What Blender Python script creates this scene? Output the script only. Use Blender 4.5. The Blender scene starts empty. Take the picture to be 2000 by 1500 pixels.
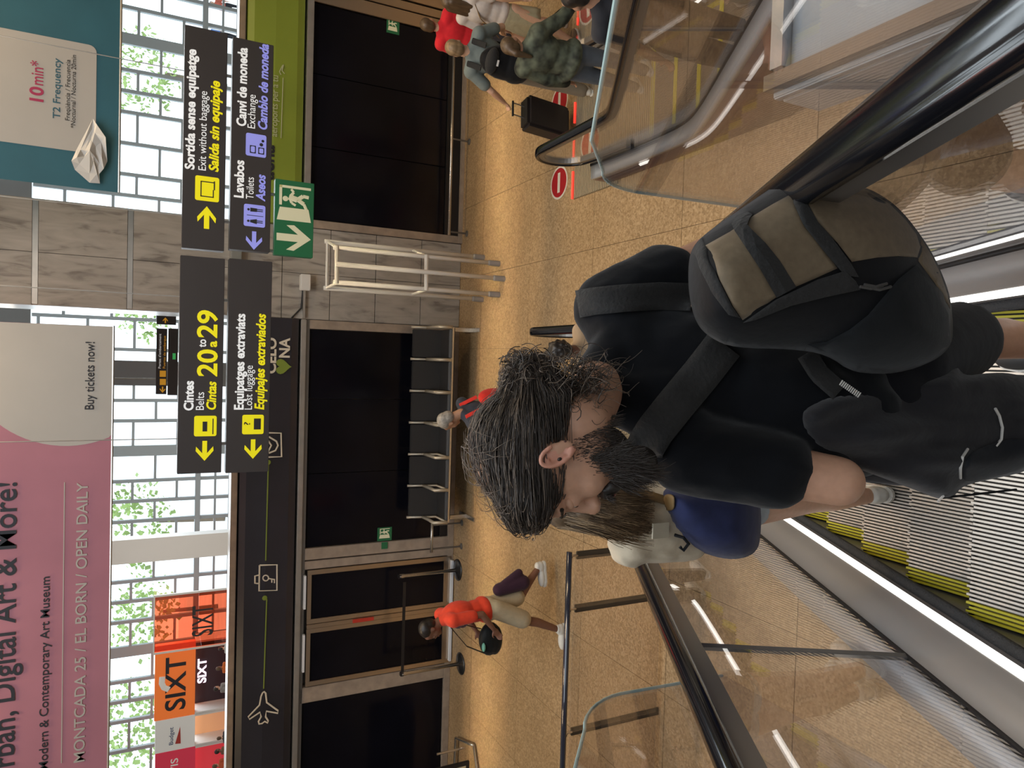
import bpy, bmesh, math, random
import numpy as np
from mathutils import Vector, Matrix, noise

random.seed(7)
SC = bpy.context.scene
COL = SC.collection
PI = math.pi

# ------------------------------------------------------------------ camera
F_PX = 1400.0
CAM = np.array([0.0, 0.0, 4.4])
_y, _p, _r = math.radians(-1.885), math.radians(26.8), math.radians(-0.835)
FW = np.array([math.sin(_y)*math.cos(_p), math.cos(_y)*math.cos(_p), -math.sin(_p)])
_rt = np.array([math.cos(_y), -math.sin(_y), 0.0]); _dn = np.cross(FW, _rt)
RT = math.cos(_r)*_rt + math.sin(_r)*_dn
DN = -math.sin(_r)*_rt + math.cos(_r)*_dn
cd = bpy.data.cameras.new('camera')
cam = bpy.data.objects.new('camera', cd); COL.objects.link(cam)
cd.sensor_width = 36.0; cd.lens = 36.0*F_PX/2000.0; cd.clip_start = 0.02; cd.clip_end = 300
M = Matrix([[DN[0], RT[0], -FW[0], CAM[0]], [DN[1], RT[1], -FW[1], CAM[1]], [DN[2], RT[2], -FW[2], CAM[2]], [0, 0, 0, 1]])
cam.matrix_world = M
SC.camera = cam

# ------------------------------------------------------------------ world, lamps, exposure
w = bpy.data.worlds.new('sky'); SC.world = w; w.use_nodes = True
bg = w.node_tree.nodes['Background']; bg.inputs[0].default_value = (0.80, 0.90, 1.0, 1); bg.inputs[1].default_value = 2.6
vs = SC.view_settings
vs.view_transform = 'Standard'; vs.look = 'None'; vs.gamma = 1.0; vs.exposure = 0.0; vs.use_curve_mapping = False

def area(name, loc, size, power, color, rot=(0, 0, 0), shape='RECTANGLE', spread=PI):
    l = bpy.data.lights.new(name, 'AREA'); l.shape = shape; l.size = size[0]; l.size_y = size[1]
    l.energy = power; l.color = color; l.spread = spread
    o = bpy.data.objects.new(name, l); COL.objects.link(o); o.location = loc; o.rotation_euler = rot
    return o
# cool overhead lamps added to light the escalator well; no skylight is built
area('overhead_key_cool', (-1.0, 3.4, 9.6), (9, 5), 520, (0.80, 0.90, 1.0))
area('overhead_fill_rear', (0.5, -3.0, 9.0), (8, 4), 190, (0.88, 0.94, 1.0))
# fill lamp added inside the far hall's glass wall to carry its daylight
area('facade_fill', (0, 37.6, 6.0), (38, 6), 3000, (0.86, 0.94, 1.0), (math.radians(-90), 0, 0))
# warm downlights over the lower floor
for i, (x, y) in enumerate([(-6.5, 8.4), (-3.3, 8.4), (0, 8.4), (3.3, 8.4), (6.5, 8.4)]):
    area('downlight', (x, y, 7.4), (1.2, 0.5), 80, (1.0, 0.74, 0.42))
for i, (x, y) in enumerate([(1.2, 4.6), (4.5, 5.0)]):
    area('downlight', (x, y, 7.0), (1.0, 0.5), 50, (1.0, 0.72, 0.42))
area('linear_downlight', (0, 9.3, 7.2), (15, 0.12), 38, (1.0, 0.78, 0.48), spread=math.radians(14))
for x in (-14, -7, 0, 7, 14):
    area('hall_light', (x, 24, 8.0), (4, 3), 260, (1.0, 0.92, 0.82))

# ------------------------------------------------------------------ helpers
def ray(x, y):
    return FW + ((1500.0-y)-750.0)/F_PX*RT + (x-1000.0)/F_PX*DN
def P(x, y, d):                       # point at depth d behind photo position (x, y)
    return Vector(CAM + ray(x, y)*d)
def PY(x, y, Y):
    a = ray(x, y); return Vector(CAM + a*(Y/a[1]))
def PZ(x, y, Z):
    a = ray(x, y); return Vector(CAM + a*((Z-CAM[2])/a[2]))
def PX(x, y, X):
    a = ray(x, y); return Vector(CAM + a*(X/a[0]))

MATS = {}
def mat(name, color=(0.5, 0.5, 0.5), rough=0.5, metal=0.0, bump=0.0, scale=20.0, var=0.0, spec=0.5, emit=None, estr=0.0,
        stretch=None, coat=0.0, sheen=0.0, detail=4.0, sss=0.0, anis=0.0):
    if name in MATS: return MATS[name]
    m = bpy.data.materials.new(name); m.use_nodes = True; nt = m.node_tree
    b = nt.nodes['Principled BSDF']
    b.inputs['Base Color'].default_value = (*color, 1); b.inputs['Roughness'].default_value = rough
    b.inputs['Metallic'].default_value = metal; b.inputs['Specular IOR Level'].default_value = spec
    b.inputs['Coat Weight'].default_value = coat; b.inputs['Sheen Weight'].default_value = sheen
    if sss: 
        b.inputs['Subsurface Weight'].default_value = sss; b.inputs['Subsurface Radius'].default_value = (0.02, 0.008, 0.004)
    if emit: b.inputs['Emission Color'].default_value = (*emit, 1); b.inputs['Emission Strength'].default_value = estr
    if bump or var:
        tc = nt.nodes.new('ShaderNodeTexCoord'); mp = nt.nodes.new('ShaderNodeMapping')
        nt.links.new(tc.outputs['Object'], mp.inputs[0])
        if stretch: mp.inputs['Scale'].default_value = stretch
        n = nt.nodes.new('ShaderNodeTexNoise'); n.inputs['Scale'].default_value = scale; n.inputs['Detail'].default_value = detail
        nt.links.new(mp.outputs[0], n.inputs['Vector'])
        if bump:
            bp = nt.nodes.new('ShaderNodeBump'); bp.inputs['Strength'].default_value = bump; bp.inputs['Distance'].default_value = 0.01
            nt.links.new(n.outputs[0], bp.inputs['Height']); nt.links.new(bp.outputs[0], b.inputs['Normal'])
        if var:
            r = nt.nodes.new('ShaderNodeValToRGB')
            r.color_ramp.elements[0].position = 0.3; r.color_ramp.elements[1].position = 0.7
            r.color_ramp.elements[0].color = (*[c*(1-var) for c in color], 1)
            r.color_ramp.elements[1].color = (*[min(1, c*(1+var)) for c in color], 1)
            nt.links.new(n.outputs[0], r.inputs[0]); nt.links.new(r.outputs[0], b.inputs['Base Color'])
    MATS[name] = m; return m

def glass_mat(name, tint=(0.93, 0.96, 0.95), refl=1.0, base=0.04, rough=0.0):
    if name in MATS: return MATS[name]
    m = bpy.data.materials.new(name); m.use_nodes = True; nt = m.node_tree; nt.nodes.clear()
    o = nt.nodes.new('ShaderNodeOutputMaterial'); mx = nt.nodes.new('ShaderNodeMixShader')
    t = nt.nodes.new('ShaderNodeBsdfTransparent'); t.inputs[0].default_value = (*tint, 1)
    g = nt.nodes.new('ShaderNodeBsdfGlossy'); g.inputs['Roughness'].default_value = rough; g.inputs[0].default_value = (refl, refl, refl, 1)
    fr = nt.nodes.new('ShaderNodeLayerWeight'); fr.inputs['Blend'].default_value = 0.5
    pw = nt.nodes.new('ShaderNodeMath'); pw.operation = 'POWER'; pw.inputs[1].default_value = 4.0
    ad = nt.nodes.new('ShaderNodeMath'); ad.operation = 'MULTIPLY_ADD'; ad.use_clamp = True; ad.inputs[1].default_value = 0.9; ad.inputs[2].default_value = base
    nt.links.new(fr.outputs['Facing'], pw.inputs[0]); nt.links.new(pw.outputs[0], ad.inputs[0]); nt.links.new(ad.outputs[0], mx.inputs[0])
    nt.links.new(t.outputs[0], mx.inputs[1]); nt.links.new(g.outputs[0], mx.inputs[2]); nt.links.new(mx.outputs[0], o.inputs[0])
    MATS[name] = m; return m

def terrazzo():
    m = bpy.data.materials.new('terrazzo'); m.use_nodes = True; nt = m.node_tree; b = nt.nodes['Principled BSDF']
    g = nt.nodes.new('ShaderNodeNewGeometry')
    v = nt.nodes.new('ShaderNodeTexVoronoi'); v.inputs['Scale'].default_value = 55
    n = nt.nodes.new('ShaderNodeTexNoise'); n.inputs['Scale'].default_value = 1.1; n.inputs['Detail'].default_value = 3
    n2 = nt.nodes.new('ShaderNodeTexNoise'); n2.inputs['Scale'].default_value = 60; n2.inputs['Detail'].default_value = 4
    r = nt.nodes.new('ShaderNodeValToRGB'); e = r.color_ramp.elements
    e[0].position = 0.0; e[0].color = (0.20, 0.125, 0.062, 1); e[1].position = 1.0; e[1].color = (0.62, 0.45, 0.27, 1)
    k = r.color_ramp.elements.new(0.5); k.color = (0.42, 0.28, 0.145, 1)
    s = nt.nodes.new('ShaderNodeSeparateColor')
    mx = nt.nodes.new('ShaderNodeMix'); mx.data_type = 'RGBA'; mx.blend_type = 'MULTIPLY'; mx.inputs[0].default_value = 0.4
    r2 = nt.nodes.new('ShaderNodeValToRGB'); r2.color_ramp.elements[0].color = (0.62, 0.6, 0.56, 1); r2.color_ramp.elements[0].position = 0.3; r2.color_ramp.elements[1].position = 0.7
    m2 = nt.nodes.new('ShaderNodeMath'); m2.operation = 'MULTIPLY_ADD'; m2.inputs[1].default_value = 0.5
    nt.links.new(g.outputs['Position'], v.inputs['Vector']); nt.links.new(g.outputs['Position'], n.inputs['Vector']); nt.links.new(g.outputs['Position'], n2.inputs['Vector'])
    nt.links.new(v.outputs['Color'], s.inputs[0]); nt.links.new(s.outputs[0], m2.inputs[0])
    h = nt.nodes.new('ShaderNodeMath'); h.operation = 'MULTIPLY'; h.inputs[1].default_value = 0.5
    nt.links.new(n2.outputs[0], h.inputs[0]); nt.links.new(h.outputs[0], m2.inputs[2])
    nt.links.new(m2.outputs[0], r.inputs[0]); nt.links.new(n.outputs[0], r2.inputs[0])
    nt.links.new(r.outputs[0], mx.inputs[6]); nt.links.new(r2.outputs[0], mx.inputs[7]); nt.links.new(mx.outputs[2], b.inputs['Base Color'])
    b.inputs['Roughness'].default_value = 0.33; b.inputs['Specular IOR Level'].default_value = 0.35
    return m

def marble():
    m = bpy.data.materials.new('marble'); m.use_nodes = True; nt = m.node_tree; b = nt.nodes['Principled BSDF']
    g = nt.nodes.new('ShaderNodeTexCoord'); mp = nt.nodes.new('ShaderNodeMapping'); mp.inputs['Rotation'].default_value = (0.3, 0.7, 0.2)
    mp.inputs['Scale'].default_value = (3.0, 3.0, 0.7)
    n = nt.nodes.new('ShaderNodeTexNoise'); n.inputs['Scale'].default_value = 3.2; n.inputs['Detail'].default_value = 10; n.inputs['Distortion'].default_value = 0.7
    r = nt.nodes.new('ShaderNodeValToRGB'); e = r.color_ramp.elements
    e[0].position = 0.32; e[0].color = (0.24, 0.215, 0.19, 1); e[1].position = 0.75; e[1].color = (0.52, 0.48, 0.43, 1)
    k = e.new(0.45); k.color = (0.41, 0.375, 0.33, 1)
    nt.links.new(g.outputs['Object'], mp.inputs[0]); nt.links.new(mp.outputs[0], n.inputs['Vector']); nt.links.new(n.outputs[0], r.inputs[0]); nt.links.new(r.outputs[0], b.inputs['Base Color'])
    b.inputs['Roughness'].default_value = 0.28
    return m

def brushed(name, color, rough=0.32):
    return mat(name, color, rough, 1.0, bump=0.05, scale=60, stretch=(0.3, 12, 12))

class MB:
    def __init__(s): s.v = []; s.f = []; s.mi = []
    def add(s, v, f, mi=0):
        b = len(s.v); s.v += [tuple(p) for p in v]; s.f += [tuple(b+i for i in q) for q in f]; s.mi += [mi]*len(f); return s
    def box(s, c, d, R=None, mi=0):
        x, y, z = d[0]/2, d[1]/2, d[2]/2
        v = [Vector((sx*x, sy*y, sz*z)) for sz in (-1, 1) for sy in (-1, 1) for sx in (-1, 1)]
        if R is not None: v = [R @ p for p in v]
        v = [p+Vector(c) for p in v]
        return s.add(v, [(0, 2, 3, 1), (4, 5, 7, 6), (0, 1, 5, 4), (2, 6, 7, 3), (0, 4, 6, 2), (1, 3, 7, 5)], mi)
    def bx(s, x0, x1, y0, y1, z0, z1, mi=0):
        return s.box(((x0+x1)/2, (y0+y1)/2, (z0+z1)/2), (abs(x1-x0), abs(y1-y0), abs(z1-z0)), None, mi)
    def tube(s, pts, r, n=10, cap=True, flat=1.0, up=None, mi=0):
        pts = [Vector(p) for p in pts]; m = len(pts); V = []; F = []
        rr = r if isinstance(r, (list, tuple)) else [r]*m
        prev = None
        for i, p in enumerate(pts):
            t = (pts[min(i+1, m-1)]-pts[max(i-1, 0)])
            t = t.normalized() if t.length > 1e-9 else Vector((0, 0, 1))
            if prev is None:
                a = Vector(up) if up is not None else (Vector((0, 0, 1)) if abs(t.z) < 0.9 else Vector((1, 0, 0)))
            else: a = prev
            a = (a - t*a.dot(t)); a = a.normalized() if a.length > 1e-6 else t.orthogonal().normalized()
            prev = a; b = t.cross(a)
            for k in range(n):
                q = 2*PI*k/n; V.append(p + (b*math.cos(q) + a*math.sin(q)*flat)*rr[i])
        for i in range(m-1):
            for k in range(n):
                F.append((i*n+k, i*n+(k+1) % n, (i+1)*n+(k+1) % n, (i+1)*n+k))
        if cap:
            F.append(tuple(reversed(range(n)))); F.append(tuple((m-1)*n+k for k in range(n)))
        return s.add(V, F, mi)
    def ell(s, c, r, R=None, n=16, m=10, mi=0):
        V = []; F = []; c = Vector(c)
        for i in range(1, m):
            th = PI*i/m
            for k in range(n):
                q = 2*PI*k/n
                p = Vector((r[0]*math.sin(th)*math.cos(q), r[1]*math.sin(th)*math.sin(q), r[2]*math.cos(th)))
                V.append((R @ p if R is not None else p)+c)
        top = Vector((0, 0, r[2])); bot = Vector((0, 0, -r[2]))
        if R is not None: top = R @ top; bot = R @ bot
        V.append(top+c); V.append(bot+c); T = len(V)-2; B = T+1
        for k in range(n):
            k2 = (k+1) % n
            F.append((T, k, k2)); F.append((B, (m-2)*n+k2, (m-2)*n+k))
            for i in range(m-2): F.append((i*n+k, (i+1)*n+k, (i+1)*n+k2, i*n+k2))
        return s.add(V, F, mi)
    def cap(s, a, b, ra, rb, n=14):          # tapered capsule
        a = Vector(a); b = Vector(b); t = b-a; L = t.length
        if L < 1e-6: return s.ell(a, (ra, ra, ra))
        t /= L; u = t.orthogonal().normalized(); w_ = t.cross(u); V = []; F = []; rings = []
        for k in range(1, 5): rings.append((a - t*ra*math.cos(k*PI/8), ra*math.sin(k*PI/8)))
        for k in range(4, 0, -1): rings.append((b + t*rb*math.cos(k*PI/8), rb*math.sin(k*PI/8)))
        for p, r in rings:
            for k in range(n):
                q = 2*PI*k/n; V.append(p+(u*math.cos(q)+w_*math.sin(q))*r)
        V.append(a-t*ra); V.append(b+t*rb); A = len(V)-2; m = len(rings)
        for i in range(m-1):
            for k in range(n): F.append((i*n+k, i*n+(k+1) % n, (i+1)*n+(k+1) % n, (i+1)*n+k))
        for k in range(n):
            F.append((A, (k+1) % n, k)); F.append((A+1, (m-1)*n+k, (m-1)*n+(k+1) % n))
        return s.add(V, F)
    def lathe(s, c, prof, n=24, mi=0):
        V = []; F = []; c = Vector(c); m = len(prof)
        for r, z in prof:
            for k in range(n): V.append(c+Vector((r*math.cos(2*PI*k/n), r*math.sin(2*PI*k/n), z)))
        for i in range(m-1):
            for k in range(n): F.append((i*n+k, i*n+(k+1) % n, (i+1)*n+(k+1) % n, (i+1)*n+k))
        F.append(tuple(reversed(range(n)))); F.append(tuple((m-1)*n+k for k in range(n)))
        return s.add(V, F, mi)
    def prism(s, poly, O, U, V_, N, t, mi=0):    # polygon in (U,V) extruded by t along N
        O = Vector(O); U = Vector(U); V_ = Vector(V_); N = Vector(N); n = len(poly)
        a = [O+U*p[0]+V_*p[1] for p in poly]; b = [p+N*t for p in a]
        s.add(a+b, [tuple(range(n)), tuple(reversed(range(n, 2*n)))]+[(i, n+i, n+(i+1) % n, (i+1) % n) for i in range(n)], mi); return s
    def build(s, name, mats, parent=None, smooth=False, label=None, kind=None, bevel=0.0):
        me = bpy.data.meshes.new(name); me.from_pydata(s.v, [], s.f)
        for m in (mats if isinstance(mats, (list, tuple)) else [mats]): me.materials.append(m)
        if any(s.mi): me.polygons.foreach_set('material_index', s.mi)
        bm = bmesh.new(); bm.from_mesh(me); bmesh.ops.recalc_face_normals(bm, faces=bm.faces)
        if bevel: bmesh.ops.bevel(bm, geom=list(bm.edges), offset=bevel, segments=2, affect='EDGES', clamp_overlap=True)
        bm.to_mesh(me); bm.free()
        if smooth: me.polygons.foreach_set('use_smooth', [True]*len(me.polygons))
        o = bpy.data.objects.new(name, me); COL.objects.link(o)
        if parent is not None: o.parent = parent
        if label: o['label'] = label
        if kind: o['kind'] = kind
        return o
    def blob(s, name, m, parent=None, voxel=0.01, it=6, fac=0.5, **k):     # fuse overlapping solids into one skin
        o = s.build(name, m, parent, **k)
        r = o.modifiers.new('r', 'REMESH'); r.mode = 'VOXEL'; r.voxel_size = voxel; r.use_smooth_shade = True
        if it:
            q = o.modifiers.new('s', 'SMOOTH'); q.iterations = it; q.factor = fac
        dg = bpy.context.evaluated_depsgraph_get()
        me = bpy.data.meshes.new_from_object(o.evaluated_get(dg)); o.modifiers.clear(); old = o.data; o.data = me
        me.name = name; me.materials.clear()
        for x in (m if isinstance(m, (list, tuple)) else [m]): me.materials.append(x)
        bpy.data.meshes.remove(old)
        me.polygons.foreach_set('use_smooth', [True]*len(me.polygons))
        return o

def tag(o, label=None, cat=None, group=None, kind=None):
    if label: o['label'] = label
    if cat: o['category'] = cat
    if group: o['group'] = group
    if kind: o['kind'] = kind
    return o
def thing(name, label, cat, loc=(0, 0, 0), rotz=0, group=None):
    o = bpy.data.objects.new(name, None); COL.objects.link(o); o.location = loc; o.rotation_euler = (0, 0, rotz); o.empty_display_size = 0.1
    return tag(o, label, cat, group)
def inst(src, name, parent, loc=(0, 0, 0), rot=None, scale=None):
    o = src.copy(); COL.objects.link(o); o.name = name; o.parent = parent; o.location = loc
    if rot: o.rotation_euler = rot
    if scale: o.scale = scale
    return o
def text(body, m, parent, loc, size, name='lettering', bold=0.0, shear=0.0, sx=1.0, align='LEFT', rot=(PI/2, 0, 0), ext=0.001, sp=1.0):
    c = bpy.data.curves.new(name, 'FONT'); c.body = body; c.size = size; c.offset = bold*0.2; c.shear = shear; c.extrude = ext
    c.align_x = align; c.space_character = sp; c.materials.append(m); c.resolution_u = 4
    q = bpy.data.objects.new(name, c); COL.objects.link(q)
    me = bpy.data.meshes.new_from_object(q.evaluated_get(bpy.context.evaluated_depsgraph_get())); me.name = name
    bpy.data.objects.remove(q); bpy.data.curves.remove(c)
    me.materials.clear(); me.materials.append(m)
    o = bpy.data.objects.new(name, me); COL.objects.link(o); o.parent = parent; o.location = loc; o.rotation_euler = rot; o.scale = (sx, 1, 1)
    return o
def pl(poly, m, parent, y, name='symbol', t=0.002):      # flat symbol in a wall-like sign; poly in (x, z)
    return MB().prism(poly, (0, y, 0), (1, 0, 0), (0, 0, 1), (0, -1, 0), t).build(name, m, parent)
# ------------------------------------------------------------------ materials
M_TERR = terrazzo(); M_MARB = marble()
M_STEEL = brushed('brushed_steel', (0.52, 0.51, 0.50), 0.34)
M_STEELW = brushed('warm_steel', (0.60, 0.50, 0.40), 0.3)
M_ALU = mat('aluminium', (0.62, 0.60, 0.57), 0.35, 0.9, var=0.08, scale=6)
M_ALUD = mat('dark_aluminium', (0.22, 0.21, 0.20), 0.4, 0.7)
M_STONE = mat('beige_stone_frame', (0.42, 0.34, 0.27), 0.3, 0.1, bump=0.05, var=0.15, scale=7)
M_BLACKG = mat('black_glass', (0.006, 0.006, 0.010), 0.16, 0.0, spec=0.18, var=0.3, scale=1.0)
M_BLK = mat('black_plastic', (0.012, 0.012, 0.014), 0.45)
M_RUB = mat('handrail_rubber', (0.007, 0.007, 0.009), 0.12, 0.0, bump=0.03, scale=9, stretch=(6, 0.5, 1), spec=0.5)
M_NAVY = mat('navy_fascia', (0.030, 0.030, 0.042), 0.42, var=0.15, scale=1.2)
M_GREEN = mat('green_fascia', (0.27, 0.36, 0.045), 0.5, var=0.08, scale=1.5)
M_WHITE = mat('white_paint', (0.78, 0.76, 0.72), 0.45)
M_CREAM = mat('cream_print', (0.66, 0.60, 0.50), 0.55)
M_GLASS = glass_mat('clear_glass')
M_GLASSB = glass_mat('balustrade_glass', (0.93, 0.92, 0.925), 0.95, 0.085)
M_GLASSE = mat('glass_edge', (0.45, 0.62, 0.62), 0.15, 0.0, spec=0.8)
M_CEIL = mat('ceiling_panels', (0.45, 0.45, 0.44), 0.6, var=0.05, scale=3)
M_WALL = mat('hall_wall', (0.55, 0.52, 0.48), 0.6, var=0.06, scale=2)
M_GOLDL = mat('cream_letters', (0.86, 0.80, 0.66), 0.5)

# ------------------------------------------------------------------ floor
fl = tag(MB().bx(-26, 26, -7, 40, -0.2, -0.018).build('floor', mat('floor_screed', (0.13, 0.09, 0.055), 0.8, var=0.1, scale=5)), kind='structure')
t_me = MB().bx(-0.548, 0.548, -0.748, 0.748, -0.018, 0.0).build('floor_tile', M_TERR, fl, bevel=0.002)
t_s = MB().bx(-0.548, 0.548, -0.421, 0.421, -0.018, 0.0).build('floor_tile', M_TERR, fl, bevel=0.002)
first = [True, True]
for i in range(-9, 7):
    x = 1.3 + 1.1*i + 0.55
    for j in range(5):
        y = 9.05-1.5*j
        if first[0]: t_me.location = (x, y, 0); first[0] = False
        else: inst(t_me, 'floor_tile', fl, (x, y, 0))
    if first[1]: t_s.location = (x, 10.225, 0); first[1] = False
    else: inst(t_s, 'floor_tile', fl, (x, 10.225, 0))
hf = tag(MB().bx(-26, 26, 10.9, 40, -0.018, 0.0).build('floor_hall', mat('hall_floor', (0.42, 0.38, 0.33), 0.3, var=0.1, scale=1)), kind='structure')
tag(MB().bx(-60, 60, 40, 120, -0.2, -0.02).build('pavement_outside', mat('outside_paving', (0.62, 0.62, 0.60), 0.8, var=0.1, scale=0.6)), kind='structure')

# ------------------------------------------------------------------ shell
tag(MB().bx(-26, 26, -7, 40, 10.2, 10.5).build('ceiling', M_CEIL), kind='structure')
tag(MB().bx(-26.3, -26, -7, 40, 0, 10.2).build('wall_left', M_WALL), kind='structure')
tag(MB().bx(26, 26.3, -7, 40, 0, 10.2).build('wall_right', M_WALL), kind='structure')
tag(MB().bx(-26, 26, -7.3, -7, 0, 10.2).build('wall_back', M_WALL), kind='structure')

# ------------------------------------------------------------------ partition wall between the well and the hall (face at y = 10.65)
W = 10.65
wl = tag(MB().bx(-9.5, 0.55, W+0.12, W+0.3, 0, 3.3).build('wall_far_left', M_ALUD), kind='structure')
wr = tag(MB().bx(1.86, 9.0, W+0.12, W+0.3, 0, 3.3).build('wall_far_right', M_ALUD), kind='structure')
def panel(par, x0, x1, z0, z1, name='black_glass_panel', m=M_BLACKG, y0=W+0.02, y1=W+0.1):
    return MB().bx(x0, x1, y0, y1, z0, z1).build(name, m, par, bevel=0.004)
# left side
for x0, x1 in ((-2.80, -1.72), (-1.71, -0.62), (-0.61, 0.40)): panel(wl, x0, x1, 0.24, 2.33)
panel(wl, -7.0, -5.12, 0.12, 2.38); panel(wl, -9.4, -7.03, 0.12, 2.38)
for x0, x1 in ((-2.98, -2.81), (-3.12, -3.0), (0.41, 0.54), (-5.11, -4.88), ): MB().bx(x0, x1, W-0.02, W+0.11, 0.0, 2.38).build('upright', M_STONE, wl, bevel=0.006)
MB().bx(-9.4, 0.54, W-0.06, W+0.1, 2.395, 2.47).build('top_rail', M_ALU, wl, bevel=0.008)
MB().bx(-9.4, 0.54, W-0.02, W+0.1, 2.34, 2.39).build('dark_rail', M_ALUD, wl)  # dark aluminium rail below the top rail
MB().bx(-9.4, 0.54, W-0.03, W+0.11, 0.0, 0.10).build('plinth', M_STONE, wl, bevel=0.006)
MB().bx(-2.8, 0.4, W+0.0, W+0.11, 0.11, 0.235).build('lower_rail', M_BLK, wl)
# rounded navy fascia
pr = [(0.10, 2.48), (-0.03, 2.50), (-0.07, 2.60), (-0.09, 2.9), (-0.07, 3.18), (-0.02, 3.26), (0.10, 3.28)]
fas = MB().prism([(a, b) for a, b in pr], (-9.4, W, 0), (0, 1, 0), (0, 0, 1), (1, 0, 0), 9.94).build('navy_fascia', M_NAVY, wl)
MB().bx(-9.4, 0.54, W-0.02, W+0.3, 3.285, 3.37).build('cap_strip', M_STONE, wl, bevel=0.01)
# right side
for x0, x1 in ((2.00, 3.04), (3.05, 4.08), (4.09, 5.08)): panel(wr, x0, x1, 0.30, 2.37)
panel(wr, 5.62, 8.9, 0.12, 2.37)
MB().bx(1.99, 5.08, W+0.0, W+0.1, 0.06, 0.29).build('lower_rail', M_BLK, wr, bevel=0.004)
for x0, x1 in ((1.87, 1.985), (5.09, 5.28), (5.30, 5.42), (5.45, 5.6)): MB().bx(x0, x1, W-0.02, W+0.11, 0.0, 2.38).build('upright', M_STONE if x0 < 2 else M_STEELW, wr, bevel=0.006)
MB().bx(1.87, 8.9, W-0.08, W+0.1, 2.38, 2.47).build('top_rail', M_ALU, wr, bevel=0.008)
MB().bx(1.87, 8.9, W-0.05, W+0.11, 0.0, 0.055).build('plinth', M_STONE, wr)
gf = MB().prism([(a, b) for a, b in pr], (1.87, W, 0), (0, 1, 0), (0, 0, 1), (1, 0, 0), 7.0).build('green_fascia', M_GREEN, wr)
MB().bx(1.87, 8.9, W-0.02, W+0.3, 3.285, 3.37).build('cap_strip', M_STONE, wr, bevel=0.01)

# glazed double door in the left wall
dr = tag(bpy.data.objects.new('door_1', None), kind='structure'); COL.objects.link(dr)
for x0, x1 in ((-3.93, -3.13), (-4.86, -4.0)):
    b = MB()
    b.bx(x0, x0+0.07, W-0.04, W+0.03, 0.03, 2.3); b.bx(x1-0.07, x1, W-0.04, W+0.03, 0.03, 2.3)
    b.bx(x0+0.07, x1-0.07, W-0.04, W+0.03, 2.24, 2.3); b.bx(x0+0.07, x1-0.07, W-0.04, W+0.03, 0.03, 0.16)
    b.build('door_frame', M_STEELW, dr, bevel=0.005)
    MB().bx(x0+0.07, x1-0.07, W-0.01, W+0.02, 0.16, 2.24).build('door_glass', M_BLACKG, dr)
    MB().bx(x0+0.04, x1-0.06, W-0.1, W-0.045, 0.02, 0.055).build('reflection_strip', mat('painted_daylight', (0.85, 0.88, 0.92), 0.25), dr)  # white strip at the sill, painting in reflected daylight
    MB().bx(x0+0.25, x1-0.06, W-0.1, W-0.045, 2.33, 2.36).build('upper_reflection_strip', mat('painted_daylight'), dr)  # same painted daylight reflection along the door head
MB().bx(-3.995, -3.935, W-0.05, W+0.03, 0.0, 2.3).build('meeting_post', M_STEELW, dr, bevel=0.005)
MB().bx(-3.99, -3.94, W-0.075, W-0.051, 1.3, 1.62).build('lock_plate', mat('red_plastic', (0.6, 0.05, 0.03), 0.4), dr)

# ------------------------------------------------------------------ column clad in marble slabs
col = tag(MB().bx(0.58, 1.83, W+0.03, W+1.2, 0, 10.2).build('column', mat('column_core', (0.10, 0.09, 0.08), 0.8, var=0.1, scale=3)), kind='structure')
zs = [0.0, 0.66, 1.38, 2.06, 2.74, 3.42, 4.62, 4.68, 5.66, 5.72, 6.9, 6.96, 8.1, 8.16, 10.2]
for z0, z1 in zip(zs[:-1], zs[1:]):
    if z1-z0 < 0.1:
        MB().bx(0.56, 1.85, W-0.012, W+0.03, z0, z1).build('joint_channel', M_ALU, col); continue
    for x0, x1 in ((0.55, 1.197), (1.203, 1.86)):
        MB().bx(x0, x1, W-0.01, W+0.03, z0+0.004, z1-0.004).build('marble_slab', M_MARB, col, bevel=0.003)
for x0, x1 in ((0.545, 0.58), (1.83, 1.865)):
    MB().bx(x0, x1, W+0.03, W+1.2, 0, 10.2).build('side_slab', M_MARB, col)
MB().bx(1.0, 1.9, W-0.16, W-0.012, 3.30, 3.44).build('cable_box', M_ALU, col, bevel=0.01)
MB().bx(0.56, 1.0, W-0.07, W-0.012, 2.42, 2.45).build('conduit', M_ALU, col)
MB().bx(0.95, 1.18, W-0.14, W-0.012, 2.36, 2.50).build('junction_box', M_WHITE, col, bevel=0.01)
MB().tube([(0.55, W-0.03, 2.6), (0.7, W-0.03, 2.47), (0.96, W-0.03, 2.45)], 0.012).build('cable', M_BLK, col)

# ------------------------------------------------------------------ far glass wall, staggered panes
fac = tag(bpy.data.objects.new('window_1', None), kind='structure'); COL.objects.link(fac)
M_MULL = mat('facade_frame', (0.42, 0.46, 0.48), 0.5)
FY = 38.5
edges = [-24.0]; pat = [1.44, 0.97, 0.97, 1.44]; k = 0
while edges[-1] < 24: edges.append(edges[-1]+pat[k % 4]); k += 1
mbf = MB(); pane = {}
for i, x in enumerate(edges): 
    wd = 0.16 if i % 8 else 0.5
    mbf.bx(x-wd/2, x+wd/2, FY-0.1, FY+0.1, 0, 10.2)
for i in range(len(edges)-1):
    x0, x1 = edges[i], edges[i+1]; off = 0.0 if i % 2 else 0.96
    z = 2.2+off
    while z < 10.1:
        mbf.bx(x0, x1, FY-0.07, FY+0.07, z-0.06, z+0.06)
        key = round(x1-x0, 2)
        if z < 9.0:
            if key not in pane:
                pane[key] = MB().bx(-(x1-x0)/2+0.09, (x1-x0)/2-0.09, -0.01, 0.01, 0.07, 1.85).build('pane', M_GLASS, fac); pane[key].location = ((x0+x1)/2, FY, z)
            else: inst(pane[key], 'pane', fac, ((x0+x1)/2, FY, z))
        z += 1.92
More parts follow.
